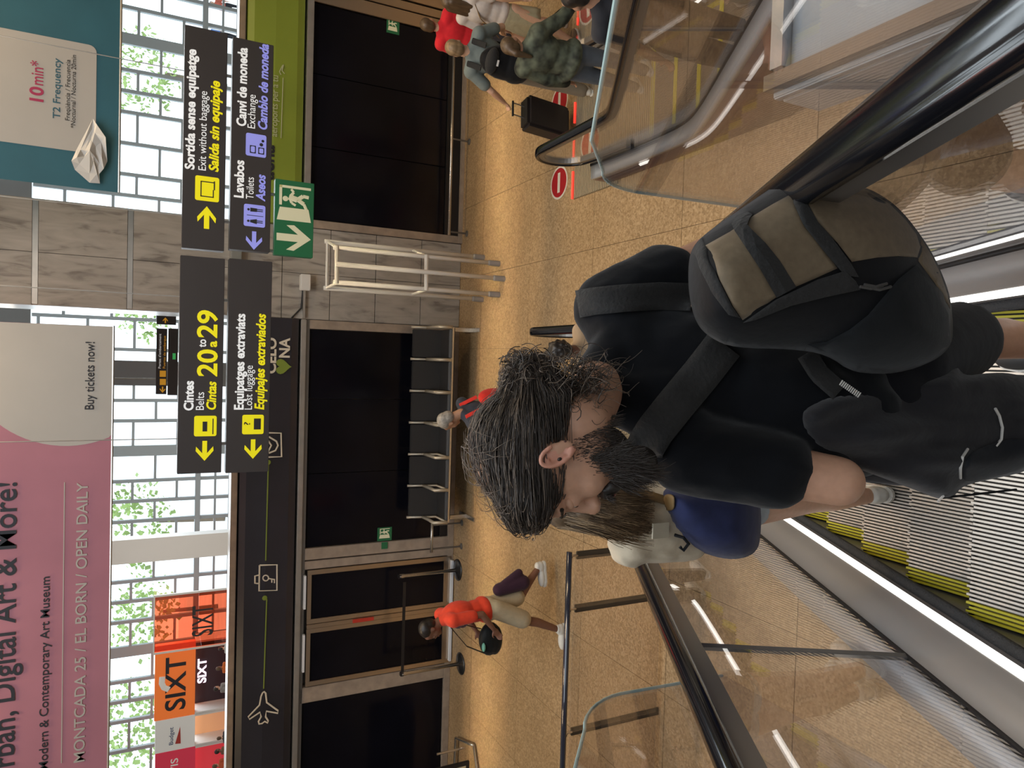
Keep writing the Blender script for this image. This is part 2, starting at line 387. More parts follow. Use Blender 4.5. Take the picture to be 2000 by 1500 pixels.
mbf.bx(-25.5, 25.5, FY-0.2, FY+0.2, 2.1, 2.34)
for z in (0.06, 0.75, 1.42): mbf.bx(-25.5, 25.5, FY-0.07, FY+0.07, z-0.05, z+0.05)
mbf.build('facade_frame', M_MULL, fac)
# white posts and beams standing in front of the glass
tag(MB().bx(-7.9, -7.0, 30.0, 30.6, 0, 10.2).build('column_white', mat('hall_paint', (0.74, 0.72, 0.70), 0.5)), kind='structure')
tag(MB().bx(-0.75, -0.2, 18.0, 18.4, 0, 10.2).build('column_grey', mat('hall_paint_grey', (0.40, 0.43, 0.46), 0.5)), kind='structure')
tag(MB().bx(-1.2, 7.0, 31.2, 31.5, 8.3, 9.6).build('beam_hall', mat('hall_paint_grey')), kind='structure')
# ------------------------------------------------------------------ escalators
K = math.tan(math.radians(30)); CB = 2.8; ZT = 3.35
def sp(x, s): return s*math.log1p(math.exp(max(-40, min(40, x/s)))) if x/s < 40 else x
def nose(Y):
    z = sp(CB-K*Y, 0.09); return ZT-sp(ZT-z, 0.09)+0.016
def npath(y0, y1, off, n=90):
    out = []
    for i in range(n+1):
        Y = y0+(y1-y0)*i/n; e = 1e-3; dz = (nose(Y+e)-nose(Y-e))/(2*e); l = math.hypot(1, dz)
        out.append((Y-dz/l*off, nose(Y)+off/l, (1/l, dz/l)))
    return out
def sweep(name, xc, sec, path, m, parent, cap=True, smooth=True, label=None):
    V = []; F = []; n = len(sec)
    for (Y, Z, t) in path:
        for (a, b) in sec: V.append((xc+a, Y-t[1]*b, Z+t[0]*b))
    for i in range(len(path)-1):
        for k in range(n): F.append((i*n+k, i*n+(k+1) % n, (i+1)*n+(k+1) % n, (i+1)*n+k))
    if cap: F += [tuple(reversed(range(n))), tuple((len(path)-1)*n+k for k in range(n))]
    mb = MB(); mb.add(V, F); return mb.build(name, m, parent, smooth=smooth, label=label)
def rect(x0, x1, b0, b1): return [(x0, b0), (x1, b0), (x1, b1), (x0, b1)]
M_TREAD = mat('step_aluminium', (0.50, 0.45, 0.385), 0.4, 0.7)
M_GROOVE = mat('step_groove', (0.03, 0.028, 0.025), 0.7)
M_YEL = mat('step_yellow', (0.62, 0.55, 0.03), 0.5)
M_BRUSH = mat('skirt_brush', (0.035, 0.037, 0.04), 0.75, bump=0.6, scale=120)
M_LED = mat('led_strip', (0.9, 0.9, 0.85), 0.4, emit=(1.0, 0.98, 0.92), estr=2.2)
M_SKIRT = mat('skirt_panel', (0.16, 0.16, 0.165), 0.35, 0.6)
M_DECK = mat('deck_panel', (0.40, 0.385, 0.375), 0.42, 0.45, var=0.05, scale=3)
M_BROWN = mat('bronze_cladding', (0.25, 0.15, 0.115), 0.33, 0.55, bump=0.03, scale=4)
PITCH = 0.342; RISE = PITCH*K
def step_meshes():
    r = MB(); g = MB(); y = MB(); y2 = MB(); n = 74; w_ = 1.0/n
    g.bx(-0.5, 0.5, 0.0, PITCH+0.02, -0.05, -0.012)
    g.bx(-0.5, 0.5, PITCH-0.004, PITCH+0.012, -RISE-0.02, -0.012)
    for i in range(n):
        x = -0.5+w_*(i+0.5); t = y if i < 4 else y2 if i >= n-4 else r
        e = PITCH+0.012+(0.010 if i % 2 else 0.0)
        t.bx(x-w_*0.27, x+w_*0.27, 0.012, e, -0.014, 0.0)
        t.bx(x-w_*0.27, x+w_*0.27, e-0.012, e, -RISE+0.02, -0.0005)
    return r, g, y, y2
def escalator(name, label, xc, ytop, ybot, hw=0.6, glass_breaks=(), bottom_yellow=False, clad=M_BROWN):
    e = thing(name, label, 'escalator')
    r, g, y, y2 = step_meshes()
    tr = r.build('step', M_TREAD, e)
    gg = g.build('step_body', M_GROOVE, tr); yy = y.build('edge_marking', M_YEL, tr, label='yellow step edge'); yz = y2.build('edge_marking', M_YEL, tr, label='yellow step edge')
    ys = []; Y = 1.018-PITCH*12
    while Y < ybot: ys.append(Y); Y += PITCH
    firstp = True
    for Y in ys:
        if Y < ytop: continue
        z = nose(Y+PITCH)            # tread level equals the nosing height
        if firstp: s = tr; s.location = (xc, Y, z); firstp = False
        else:
            s = inst(tr, 'step', e, (xc, Y, z)); inst(gg, 'step_body', s); inst(yy, 'edge_marking', s); inst(yz, 'edge_marking', s)
        if bottom_yellow and Y > 4.3: MB().bx(-0.42, 0.42, PITCH-0.045, PITCH+0.005, -0.002, 0.003).build('nosing_line', M_YEL, s)
    yb = ybot+0.75
    for sgn in (-1, 1):
        sk = lambda a, b: (a, b) if sgn > 0 else (-b, -a)
        q = lambda pts: [(sgn*a, b) for a, b in pts]
        lo = npath(ytop, yb, 0.0)
        sweep('skirt', xc, q([(0.505, -0.22), (0.52, -0.22), (0.52, 0.075), (0.505, 0.075)]), lo, M_SKIRT, e)
        sweep('skirt_brush', xc, q([(0.474, 0.035), (0.505, 0.032), (0.505, 0.060), (0.474, 0.052)]), lo, M_BRUSH, e)
        sweep('light_strip', xc, q([(0.508, 0.076), (0.526, 0.098), (0.532, 0.093), (0.516, 0.070)]), npath(ytop, ybot+0.1, 0.0), M_LED, e)
        sweep('inner_deck', xc, q([(0.520, 0.078), (0.524, 0.088), (0.588, 0.245), (0.592, 0.235)]), lo, M_DECK, e)
        sweep('glass_channel', xc, q([(0.588, 0.20), (0.588, 0.25), (0.612, 0.25), (0.612, 0.20)]), lo, M_BLK, e)
        sweep('outer_deck', xc, q([(0.612, 0.19), (0.612, 0.240), (0.745, 0.232), (0.75, 0.19)]), lo, mat('outer_deck', (0.58, 0.60, 0.63), 0.35, 0.5), e)
        sweep('side_cladding', xc, q([(0.735, -0.42), (0.75, -0.42), (0.75, 0.19), (0.735, 0.19)]), lo, clad, e)
        # handrail: top run, newel loop, return
        hp = npath(ytop, ybot+0.55, 0.965, 70); R = 0.30; Y0, Z0, _ = hp[-1]
        for i in range(1, 19):
            a = PI*i/20; hp.append((Y0+R*math.sin(a), Z0-R+R*math.cos(a), (math.cos(a), -math.sin(a))))
        for i in range(1, 8): 
            f = i/7; hp.append((Y0-0.1-f*0.55, Z0-2*R-0.02-0.03*f, (-1, 0)))
        sec = [(-0.040, -0.022), (-0.043, -0.006), (-0.037, 0.008), (-0.022, 0.014), (0, 0.016), (0.022, 0.014), (0.037, 0.008), (0.043, -0.006), (0.040, -0.022), (0.028, -0.026), (-0.028, -0.026)]
        sweep('handrail', xc+sgn*0.6, sec, hp, M_RUB, e)
        sweep('handrail_guide', xc+sgn*0.6, rect(-0.030, 0.030, -0.078, -0.027), [p for p in hp], mat('guide_metal', (0.30, 0.285, 0.27), 0.38, 0.8), e, smooth=False)
        # glass panes following the incline
        brk = [ytop]+list(glass_breaks)+[ybot+0.45]
        for a, b in zip(brk[:-1], brk[1:]):
            up = npath(a+0.01, b-0.01, 0.905, 24); dn = npath(a+0.01, b-0.01, 0.25, 24)
            if b == brk[-1]:
                for i in range(1, 12):
                    an = PI*i/12; up.append((Y0+(R-0.05)*math.sin(an), Z0-R+(R-0.05)*math.cos(an), None)); dn.append((dn[-1][0]+0.02, dn[-1][1], None))
            V = []; F = []; x = xc+sgn*0.6
            for (Y1, Z1, _), (Y2, Z2, _) in zip(up, dn):
                V += [(x-0.005, Y1, Z1), (x+0.005, Y1, Z1), (x+0.005, Y2, Z2), (x-0.005, Y2, Z2)]
            n = len(up)
            for i in range(n-1):
                for kk in range(4): F.append((i*4+kk, i*4+(kk+1) % 4, (i+1)*4+(kk+1) % 4, (i+1)*4+kk))
            F += [(3, 2, 1, 0), tuple((n-1)*4+kk for kk in range(4))]
            MB().add(V, F).build('glass_pane', M_GLASSB, e)
        for b in glass_breaks:
            u = npath(b, b+0.001, 0.92, 1)[0]; d = npath(b, b+0.001, 0.25, 1)[0]; x = xc+sgn*0.6
            MB().tube([(x, u[0], u[1]), (x, d[0], d[1])], 0.012, 6, flat=1.4).build('glass_joint', M_ALUD, e)
    # landing plate with comb
    b = MB(); b.bx(xc-0.62, xc+0.62, ybot+0.0, ybot+0.98, -0.017, 0.016)
    b.build('landing_plate', mat('landing_plate', (0.40, 0.33, 0.24), 0.4, 0.6), e)
    b = MB()
    for i in range(30): b.bx(xc-0.62, xc+0.62, ybot+0.03+i*0.032, ybot+0.045+i*0.032, 0.016, 0.021)
    tag(b.build('landing_ridges', mat('landing_ridge', (0.70, 0.60, 0.42), 0.35, 0.7), e), kind='stuff')
    return e
XE = -0.2775
own = escalator('escalator', 'escalator whose dark handrails and grooved steps run down under the bearded man', XE, -1.6, 5.75, glass_breaks=(1.28-2.3, 1.28, 3.6))
XN = 2.72
nb = escalator('escalator', 'escalator beyond the stone ledge, carrying two people in long trousers', XN, -1.6, 5.75, glass_breaks=(1.4, 3.3), bottom_yellow=True)
# upper landing slab edge between the two escalators
led = tag(bpy.data.objects.new('trim_1', None), kind='structure'); COL.objects.link(led)
MB().bx(0.735, 1.86, -2.0, 1.45, 2.72, 2.87).build('slab_edge', mat('white_marble', (0.60, 0.60, 0.58), 0.35, var=0.08, scale=5), led, bevel=0.006)
MB().bx(0.735, 1.86, -2.0, 1.45, 2.872, 2.90).build('top_slab', mat('pale_marble', (0.42, 0.44, 0.44), 0.22, bump=0.03, var=0.12, scale=2.6), led, bevel=0.004)
MB().bx(0.75, 0.79, -2.0, 1.45, 2.902, 2.935).build('edge_strip', mat('bronze_strip', (0.22, 0.17, 0.13), 0.35, 0.6), led)
MB().bx(0.80, 1.86, 1.39, 1.43, 2.902, 2.935).build('edge_strip', mat('steel_strip', (0.45, 0.47, 0.48), 0.3, 0.8), led)

# clear anti-climb screens outside the handrails
def screen(name, label, x, p, y0=0.0):
    t = thing(name, label, 'glass screen', (x, 1.2, 2.95))
    # outline in (Y, Z): far edge vertical, rounded top corner, top parallel to the incline
    top = lambda Y: 4.30-0.577*Y
    ye = 2.05; pts = [(ye-0.03, 2.45), (ye, top(ye)-0.22)]
    for i in range(1, 8):
        a = i/8*PI/2; pts.append((ye-0.20*(1-math.cos(a)), top(ye)-0.22+0.20*math.sin(a)+0.07*(1-math.cos(a))))
    pts += [(ye-0.4, top(ye-0.4)), (0.9, top(0.9)), (y0, top(y0)), (y0, 2.9), (1.0, 2.45)]
    q = [(a-1.2, b-2.95) for a, b in pts]
    MB().prism(q, (0, 0, 0), (0, 1, 0), (0, 0, 1), (1, 0, 0), 0.010).build('pane', M_GLASSB, t)
    e = [(0.005, a, b) for a, b in q[:-2]]
    MB().tube(e, 0.0055, 6).build('polished_edge', M_GLASSE, t)
    s = 1 if x > 0 else -1
    for Y in (0.15, 0.45):
        z = nose(Y)+1.08*0.9
        MB().tube([(-s*0.01, Y-1.2, z-2.95-0.05), (-s*0.17, Y-1.2, z-2.95-0.05)], 0.014, 8).build('bracket', M_STEEL, t)
screen('glass_screen', 'clear rounded glass screen beside the right handrail, over the stone ledge', 0.60, None)
screen('glass_screen', 'clear rounded glass screen outside the left handrail, above the floor railing', -1.165, None)
# ------------------------------------------------------------------ hanging signs (on a plane at y = 8)
M_SIGN = mat('sign_black', (0.055, 0.047, 0.045), 0.4, var=0.05, scale=2)
M_YELS = mat('sign_yellow', (0.85, 0.74, 0.01), 0.4, emit=(0.85, 0.75, 0.01), estr=0.35)
M_WHTS = mat('sign_white', (0.85, 0.85, 0.84), 0.4, emit=(0.9, 0.9, 0.88), estr=0.35)
M_LIL = mat('sign_lilac', (0.30, 0.31, 0.80), 0.4, emit=(0.32, 0.33, 0.85), estr=0.35)
M_SYM = mat('sign_symbol_dark', (0.03, 0.03, 0.03), 0.5)
M_EXIT = mat('exit_green', (0.02, 0.14, 0.055), 0.4, emit=(0.02, 0.16, 0.06), estr=0.1)
M_EXITL = mat('exit_cream', (0.72, 0.68, 0.45), 0.4, emit=(0.75, 0.7, 0.45), estr=0.15)
def fit(body, m, root, xb, y0, y1, cap, Yp, bold=0.0, shear=0.0, name='lettering'):
    """lettering whose baseline runs between two points of the plane y = Yp"""
    a = PY(xb, y0, Yp); b = PY(xb, y1, Yp); hh = (PY(xb-cap, y0, Yp)-a).length
    o = text(body, m, root, (0, 0, 0), hh/0.70, name, bold=bold, shear=shear)
    wd = max(1e-4, max(v.co.x for v in o.data.vertices))
    o.scale = (((b-a).length)/wd, 1, 1)
    l = a-root.location; o.location = (l.x, l.y-0.004, l.z)
    return o
def slab(root, c, Yp, t, m, name, thick_back=0.12, fr=None, bevel=0.004):   # box face given by photo corners, set back from plane Yp
    p = [PY(*q, Yp)-root.location for q in c]
    x0 = (p[0].x+p[1].x)/2; x1 = (p[2].x+p[3].x)/2; z0 = min(p[1].z, p[2].z); z1 = (p[0].z+p[3].z)/2
    y = p[0].y
    return MB().bx(x0, x1, y, y+thick_back, z0, z1).build(name, m, root, bevel=bevel), (x0, x1, z0, z1)
def rpoly(x0, x1, z0, z1, r, n=5):
    o = []
    for cx, cz, a0 in ((x1-r, z1-r, 0), (x0+r, z1-r, PI/2), (x0+r, z0+r, PI), (x1-r, z0+r, 1.5*PI)):
        for i in range(n+1): a = a0+PI/2*i/n; o.append((cx+r*math.cos(a), cz+r*math.sin(a)))
    return o
def pbox(root, x0, y0, x1, y1, Yp):      # local (X, Z) rectangle from photo box
    a = PY((x0+x1)/2, y1, Yp)-root.location; b = PY((x0+x1)/2, y0, Yp)-root.location
    c = PY(x0, (y0+y1)/2, Yp)-root.location; d = PY(x1, (y0+y1)/2, Yp)-root.location
    return min(a.x, b.x), max(a.x, b.x), min(c.z, d.z), max(c.z, d.z), a.y
def arrow(root, x0, y0, x1, y1, Yp, m, way):     # bold arrow
    X0, X1, Z0, Z1, y = pbox(root, x0, y0, x1, y1, Yp); cx, cz = (X0+X1)/2, (Z0+Z1)/2; 
    L = (X1-X0) if way in 'lr' else (Z1-Z0); H = (Z1-Z0) if way in 'lr' else (X1-X0); t = 0.11*L
    pts = [(-L/2, 0), (-L/2+0.5*L, H/2), (-L/2+0.72*L, H/2-0.02*L), (-L/2+0.38*L, t), (L/2, t), (L/2, -t), (-L/2+0.38*L, -t), (-L/2+0.72*L, -H/2+0.02*L), (-L/2+0.5*L, -H/2)]
    if way == 'r': pts = [(-a, b) for a, b in pts]
    if way == 'd': pts = [(b, a) for a, b in pts]
    return pl([(cx+a, cz+b) for a, b in pts], m, root, y-0.002, 'arrow')
def hang(root, xs, ztop, zc, y=0.06):
    for x in xs: MB().tube([(x, y, ztop), (x, y, zc)], 0.005 if ztop > 1 else 0.016, 8).build('hanger_rod', M_ALU, root)
Y8 = 8.0
def sign(name, label, c, hx=()):
    o = PY(*c[0], Y8); t = thing(name, label, 'sign', (o.x, o.y, o.z), 0, 'hanging direction signs')
    s, d = slab(t, c, Y8, 0, M_SIGN, 'panel', 0.14)
    return t, d
s1, d1 = sign('hanging_sign', 'black hanging sign to belts 20 to 29, upper left of the four panels', [(347, 925), (432, 924), (434, 503), (351, 500)])
hang(s1, (0.35, 1.8), 5.8, 0)
arrow(s1, 382, 861, 417, 900, Y8, M_YELS, 'l')
X0, X1, Z0, Z1, yy = pbox(s1, 379, 812, 423, 852, Y8); pl(rpoly(X0, X1, Z0, Z1, 0.02), M_YELS, s1, yy-0.002, 'pictogram')
pl([(X0+.05, Z0+.09), (X1-.06, Z0+.09), (X1-.06, Z1-.08), (X0+.05, Z1-.08)], M_SYM, s1, yy-0.004, 'suitcase_symbol')
pl([(X0+.02, Z0+.03), (X1-.03, Z0+.03), (X1-.03, Z0+.04), (X0+.02, Z0+.04)], M_SYM, s1, yy-0.004, 'belt_symbol')
fit('Cintes', M_WHTS, s1, 377, 802, 744, 18, Y8, .02); fit('Belts', M_WHTS, s1, 398, 802, 766, 16, Y8); fit('Cintas', M_YELS, s1, 421, 802, 745, 18, Y8, .02, .2)
fit('20', M_YELS, s1, 423, 736, 683, 38, Y8, .03); fit('29', M_YELS, s1, 423, 661, 607, 38, Y8, .03)
fit('to', M_WHTS, s1, 402, 678, 663, 16, Y8, .01); fit('a', M_YELS, s1, 423, 678, 666, 18, Y8, .02)
s2, d2 = sign('hanging_sign', 'black hanging sign to lost luggage, lower left of the four panels', [(443, 923), (524, 922), (526, 509), (445, 506)])
hang(s2, (0.3, 1.8), 0.055, 0)
arrow(s2, 477, 858, 511, 896, Y8, M_YELS, 'l')
X0, X1, Z0, Z1, yy = pbox(s2, 473, 810, 515, 848, Y8); pl(rpoly(X0, X1, Z0, Z1, 0.02), M_YELS, s2, yy-0.002, 'pictogram')
pl([(X0+.05, Z0+.03), (X1-.04, Z0+.03), (X1-.04, Z0+.10), (X0+.05, Z0+.10)], M_SYM, s2, yy-0.004, 'suitcase_symbol')
fit('?', M_SYM, s2, 488, 832, 824, 12, Y8).location.y -= 0.003
fit('Equipatges extraviats', M_WHTS, s2, 475, 801, 613, 18, Y8, .02); fit('Lost luggage', M_WHTS, s2, 492, 801, 714, 15, Y8); fit('Equipajes extraviados', M_YELS, s2, 515, 801, 613, 18, Y8, .02, .2)
s3, d3 = sign('hanging_sign', 'black hanging sign to exit without baggage, upper right of the four panels', [(354, 487), (437, 487), (445, 66), (362, 47)])
hang(s3, (0.35, 1.8), 5.8, 0)
arrow(s3, 385, 403, 422, 447, Y8, M_YELS, 'r')
X0, X1, Z0, Z1, yy = pbox(s3, 381, 345, 428, 393, Y8); pl(rpoly(X0, X1, Z0, Z1, 0.02), M_YELS, s3, yy-0.002, 'pictogram')
for q in ((X0+.04, X0+.05, Z0+.05, Z1-.05), (X0+.04, X1-.05, Z1-.06, Z1-.05), (X1-.06, X1-.05, Z0+.05, Z1-.05), (X0+.04, X0+.12, Z0+.05, Z0+.06), (X1-.13, X1-.04, Z0+.04, Z0+.052)):
    pl([(q[0], q[2]), (q[1], q[2]), (q[1], q[3]), (q[0], q[3])], M_SYM, s3, yy-0.004, 'frame_symbol')
fit('Sortida sense equipatge', M_WHTS, s3, 379, 332, 97, 18, Y8, .02); fit('Exit without baggage', M_WHTS, s3, 402, 335, 179, 15, Y8); fit('Salida sin equipaje', M_YELS, s3, 426, 337, 159, 18, Y8, .02, .2)
s4, d4 = sign('hanging_sign', 'black hanging sign to toilets and money exchange, lower right of the four panels', [(447, 489), (527, 490), (534, 89), (456, 71)])
hang(s4, (0.3, 1.8), 0.055, 0)
arrow(s4, 480, 452, 512, 490-2, Y8, M_LIL, 'l')
X0, X1, Z0, Z1, yy = pbox(s4, 476, 400, 518, 443, Y8); pl(rpoly(X0, X1, Z0, Z1, 0.02), M_LIL, s4, yy-0.002, 'pictogram')
for cx, sk in ((X0+.055, True), (X1-.055, False)):
    b = MB(); b.ell((cx, yy-.006, Z1-.045), (.013, .002, .013), n=8, m=6)
    b.prism([(cx-.026 if sk else cx-.018, Z1-.13), (cx+.026 if sk else cx+.018, Z1-.13), (cx+.012 if sk else cx+.02, Z1-.063), (cx-.012 if sk else cx-.02, Z1-.063)], (0, yy-.004, 0), (1, 0, 0), (0, 0, 1), (0, -1, 0), .002)
    b.bx(cx-.013, cx-.004, yy-.006, yy-.004, Z0+.025, Z1-.13); b.bx(cx+.004, cx+.013, yy-.006, yy-.004, Z0+.025, Z1-.13); b.build('figure_symbol', M_SYM, s4)
pl([((X0+X1)/2-.003, Z0+.02), ((X0+X1)/2+.003, Z0+.02), ((X0+X1)/2+.003, Z1-.03), ((X0+X1)/2-.003, Z1-.03)], M_SYM, s4, yy-.004, 'divider')
X0, X1, Z0, Z1, yy = pbox(s4, 480, 262, 520, 306, Y8); pl(rpoly(X0, X1, Z0, Z1, 0.02), M_LIL, s4, yy-0.002, 'pictogram')
for q in ((X0+.03, X0+.11, Z1-.10, Z1-.04), (X0+.03, X0+.10, Z0+.02, Z0+.08)):
    pl([(q[0], q[2]), (q[1], q[2]), (q[1], q[3]), (q[0], q[3])], M_SYM, s4, yy-0.004, 'banknote_symbol')
    pl(rpoly(q[0]+.01, q[1]-.01, q[2]+.01, q[3]-.01, .01), M_LIL, s4, yy-0.0062, 'banknote_inset')
for cx, cz, r in ((X0+.13, Z0+.05, .018), (X0+.17, Z0+.035, .014)): pl(rpoly(cx-r, cx+r, cz-r, cz+r, r*.99), M_SYM, s4, yy-.004, 'coin_symbol')
fit('Lavabos', M_WHTS, s4, 475, 388, 314, 18, Y8, .02); fit('Toilets', M_WHTS, s4, 495, 390, 347, 15, Y8); fit('Aseos', M_LIL, s4, 517, 393, 342, 17, Y8, .02, .2)
fit('Canvi de moneda', M_WHTS, s4, 480, 248, 94, 18, Y8, .02); fit('Exchange', M_WHTS, s4, 498, 253, 186, 15, Y8); fit('Cambio de moneda', M_LIL, s4, 521, 256, 87, 17, Y8, .02, .2)
o = PY(536, 500, Y8); ex = thing('exit_sign', 'green emergency exit sign with running figure under the black sign panels', 'sign', (o.x, o.y, o.z))
slab(ex, [(536, 497), (611, 504), (612, 358), (537, 349)], Y8, 0, M_EXIT, 'panel', 0.10); hang(ex, (0.06, 0.66), 0.05, 0)
arrow(ex, 540, 440, 607, 490, Y8, M_EXITL, 'd')
X0, X1, Z0, Z1, yy = pbox(ex, 541, 362, 608, 432, Y8)
Wd, Hh = X1-X0, Z1-Z0
def exsym(par, X0, Z0, Wd, Hh, y, m):
    g = lambda pts, n: pl([(X0+a*Wd, Z0+b*Hh) for a, b in pts], m, par, y-.002, n)
    g([(0, 0), (.36, .08), (.36, .92), (0, 1)], 'door_symbol'); g([(.42, .86), (.97, .86), (.97, .94), (.42, .94)], 'lintel_symbol'); g([(.9, .02), (.97, .02), (.97, .94), (.9, .94)], 'jamb_symbol')
    b = MB()
    def st(p, q, r): b.tube([(X0+p[0]*Wd, y-.004, Z0+p[1]*Hh), (X0+q[0]*Wd, y-.004, Z0+q[1]*Hh)], r*Hh, 6, flat=0.15, up=(0, 1, 0))
    b.ell((X0+.60*Wd, y-.004, Z0+.76*Hh), (.075*Wd, .002, .085*Hh), n=10, m=6)
    st((.66, .66), (.60, .42), .085); st((.60, .42), (.72, .25), .06); st((.72, .25), (.70, .08), .05); st((.60, .40), (.50, .22), .06); st((.50, .22), (.34, .14), .045)
    st((.68, .62), (.80, .52), .04); st((.80, .52), (.88, .60), .035); st((.64, .64), (.50, .58), .04); st((.50, .58), (.44, .46), .035)
    b.build('running_figure', m, par)
exsym(ex, X0, Z0, Wd, Hh, yy, M_EXITL)

# ------------------------------------------------------------------ banners
M_PINK = mat('pink_print', (0.43, 0.17, 0.21), 0.65, var=0.05, scale=2); M_TEAL = mat('teal_print', (0.025, 0.115, 0.15), 0.6, var=0.08, scale=2)
M_INK = mat('dark_ink', (0.02, 0.022, 0.03), 0.6); M_CARD = mat('card_print', (0.46, 0.42, 0.37), 0.6, var=0.03, scale=2); M_MAG = mat('magenta_ink', (0.40, 0.03, 0.09), 0.6)
YB = 8.6
o = PY(222, 638, YB); bn = thing('banner', 'pink hanging museum banner with a pale circle, upper left', 'banner', (o.x, o.y, o.z))
MB().bx(-6.2, 0, 0.002, 0.010, 0, 5.2).build('banner_cloth', M_PINK, bn)
MB().tube([(-6.2, 0.006, 0.0), (0.01, 0.006, 0.0)], 0.012, 8).build('bottom_bar', M_ALU, bn)
cpx = PY(135, 708, YB)-bn.location; r = (PY(135, 708+163, YB)-PY(135, 708, YB)).length; pts = []
for i in range(72):
    a = 2*PI*i/72; x = cpx.x+r*math.cos(a); z = cpx.z+r*math.sin(a); pts.append((min(x, -0.002), max(z, 0.002)))
pl(pts, M_CARD, bn, 0.0015, 'pale_circle', 0.0015)
fit('Urban, Digital Art & More!', M_INK, bn, 27, 1535, 942, 46, YB, .015); fit('Modern & Contemporary Art Museum', M_INK, bn, 93, 1503, 1126, 17, YB, .004)
fit('MONTCADA 25 / EL BORN / OPEN DAILY', M_CARD, bn, 165, 1488, 942, 21, YB, .004); fit('Buy tickets now!', M_INK, bn, 183, 801, 668, 18, YB, .004)
X0, X1, Z0, Z1, yy = pbox(bn, 122, 942, 124, 1490, YB); pl([(X0, Z0), (X1, Z0), (X1, Z1), (X0, Z1)], M_CARD, bn, yy, 'rule_line')
o = PY(232, 376, YB); bt = thing('banner', 'teal hanging banner with a cream timetable card, upper right', 'banner', (o.x, o.y, o.z))
MB().bx(0, 3.6, 0.002, 0.010, 0, 5.2).build('banner_cloth', M_TEAL, bt)
MB().tube([(0, 0.006, 0.0), (3.6, 0.006, 0.0)], 0.012, 8).build('bottom_bar', M_ALU, bt)
X0, X1, Z0, Z1, yy = pbox(bt, -80, 64, 188, 283, YB); pl(rpoly(X0, X1, Z0, Z1, .07), M_CARD, bt, yy, 'timetable_card')
TB = mat('teal_ink', (0.03, 0.11, 0.15), 0.6)
fit('10', M_MAG, bt, 84, 206, 172, 26, YB, .02); fit('min*', M_MAG, bt, 84, 169, 122, 24, YB, .004); fit('T2 Frequency', TB, bt, 117, 233, 115, 14, YB, .004)
fit('Freqüència / Frecuencia', M_SYM, bt, 136, 237, 117, 9, YB); fit('*Nocturnal / Nocturna 20min', M_SYM, bt, 147, 251, 108, 9, YB)
# crumpled sheet caught on the banner
random.seed(3)
op = [(150, 292), (182, 232), (190, 245), (207, 270), (209, 315), (203, 330), (194, 340), (195, 358), (175, 357), (146, 331), (140, 315)]
c0 = PY(176, 296, YB-0.05); sh = thing('paper_sheet', 'crumpled white paper sheet hanging over the lower edge of the teal banner card', 'paper', (c0.x, c0.y, c0.z))
V = [Vector((0, -.05, 0))]; ring = [PY(*p, YB-0.05)-c0 for p in op]; 
for f in (0.35, 0.7, 1.0):
    for p in ring: V.append(Vector((p.x*f, random.uniform(-.04, .015), p.z*f)))
n = len(ring); Fs = [(0, 1+i, 1+(i+1) % n) for i in range(n)]
for q in range(2):
    for i in range(n):
        a, b, c_, d_ = 1+q*n+i, 1+q*n+(i+1) % n, 1+(q+1)*n+(i+1) % n, 1+(q+1)*n+i
        Fs += [(a, b, c_), (a, c_, d_)]
mb = MB(); mb.add(V, Fs); so = mb.build('sheet', mat('paper', (0.56, 0.53, 0.49), 0.7), sh); md = so.modifiers.new('t', 'SOLIDIFY'); md.thickness = 0.004

# ------------------------------------------------------------------ prints on the fascias (flat lettering just proud of them)
YF = W-0.095; fr = bpy.data.objects.new('fascia_prints', None)
def onwall(par): 
    class R: pass
    return par
for par in (wl, wr): par.location = (0, 0, 0)
fit('BAR', M_GOLDL, wl, 512, 728, 676, 18, YF, .03); fit('CELO', M_GOLDL, wl, 538, 730, 660, 18, YF, .03); fit('NA', M_GOLDL, wl, 565, 700, 660, 20, YF, .03)
ML = mat('lime_ink', (0.25, 0.34, 0.05), 0.5)
h = []; ctr = PY(552, 716, YF)
for i in range(24):
    t_ = 2*PI*i/24; h.append((ctr.x+0.0075*16*math.sin(t_)**3*.9, ctr.z+0.0075*(13*math.cos(t_)-5*math.cos(2*t_)-2*math.cos(3*t_)-math.cos(4*t_))))
pl(h, ML, wl, YF-.002, 'heart_symbol')
def strokes(pts_list, m, par, name, r=0.012):
    b = MB()
    for ps in pts_list:
        b.tube([PY(*p, YF) for p in ps], r, 6, flat=0.3, up=(0, 1, 0))
    return b.build(name, m, par)
strokes([[(521, 1170), (515, 1345)], [(524, 908), (519, 1095)]], ML, wl, 'route_line', 0.009)
for p in ((517, 1168), (524, 903)): c0 = PY(*p, YF); MB().ell(c0, (.035, .006, .035)).build('route_dot', ML, wl)
strokes([[(507, 1104), (541, 1103), (541, 1153), (506, 1154), (507, 1104)], [(507, 1123), (498, 1125), (498, 1139), (507, 1140)]], M_GOLDL, wl, 'suitcase_outline')
ck = PY(523, 1120, YF); ring = [(523+5.5*math.cos(a), 1129-9+0+5.5*math.sin(a)) for a in [2*PI*i/14 for i in range(15)]]
ring = [(516+0, 1129) for _ in ()]+[(519+5.5*math.cos(2*PI*i/14), 1129+5.5*math.sin(2*PI*i/14)) for i in range(15)]
strokes([ring, [(525, 1130), (545-8, 1132)], [(531, 1131), (531, 1138)], [(536, 1132), (536, 1139)]], M_GOLDL, wl, 'key_symbol', 0.009)
pla = [(513, 1353), (516, 1351), (519, 1354), (521, 1372), (543, 1388), (543, 1393), (520, 1389), (519, 1400), (524, 1408), (523, 1412), (517, 1409), (512, 1413), (506, 1414), (505, 1409), (510, 1400), (508, 1391), (487, 1405), (485, 1400), (507, 1377), (510, 1360), (513, 1353)]
strokes([pla], M_GOLDL, wl, 'aeroplane_outline')
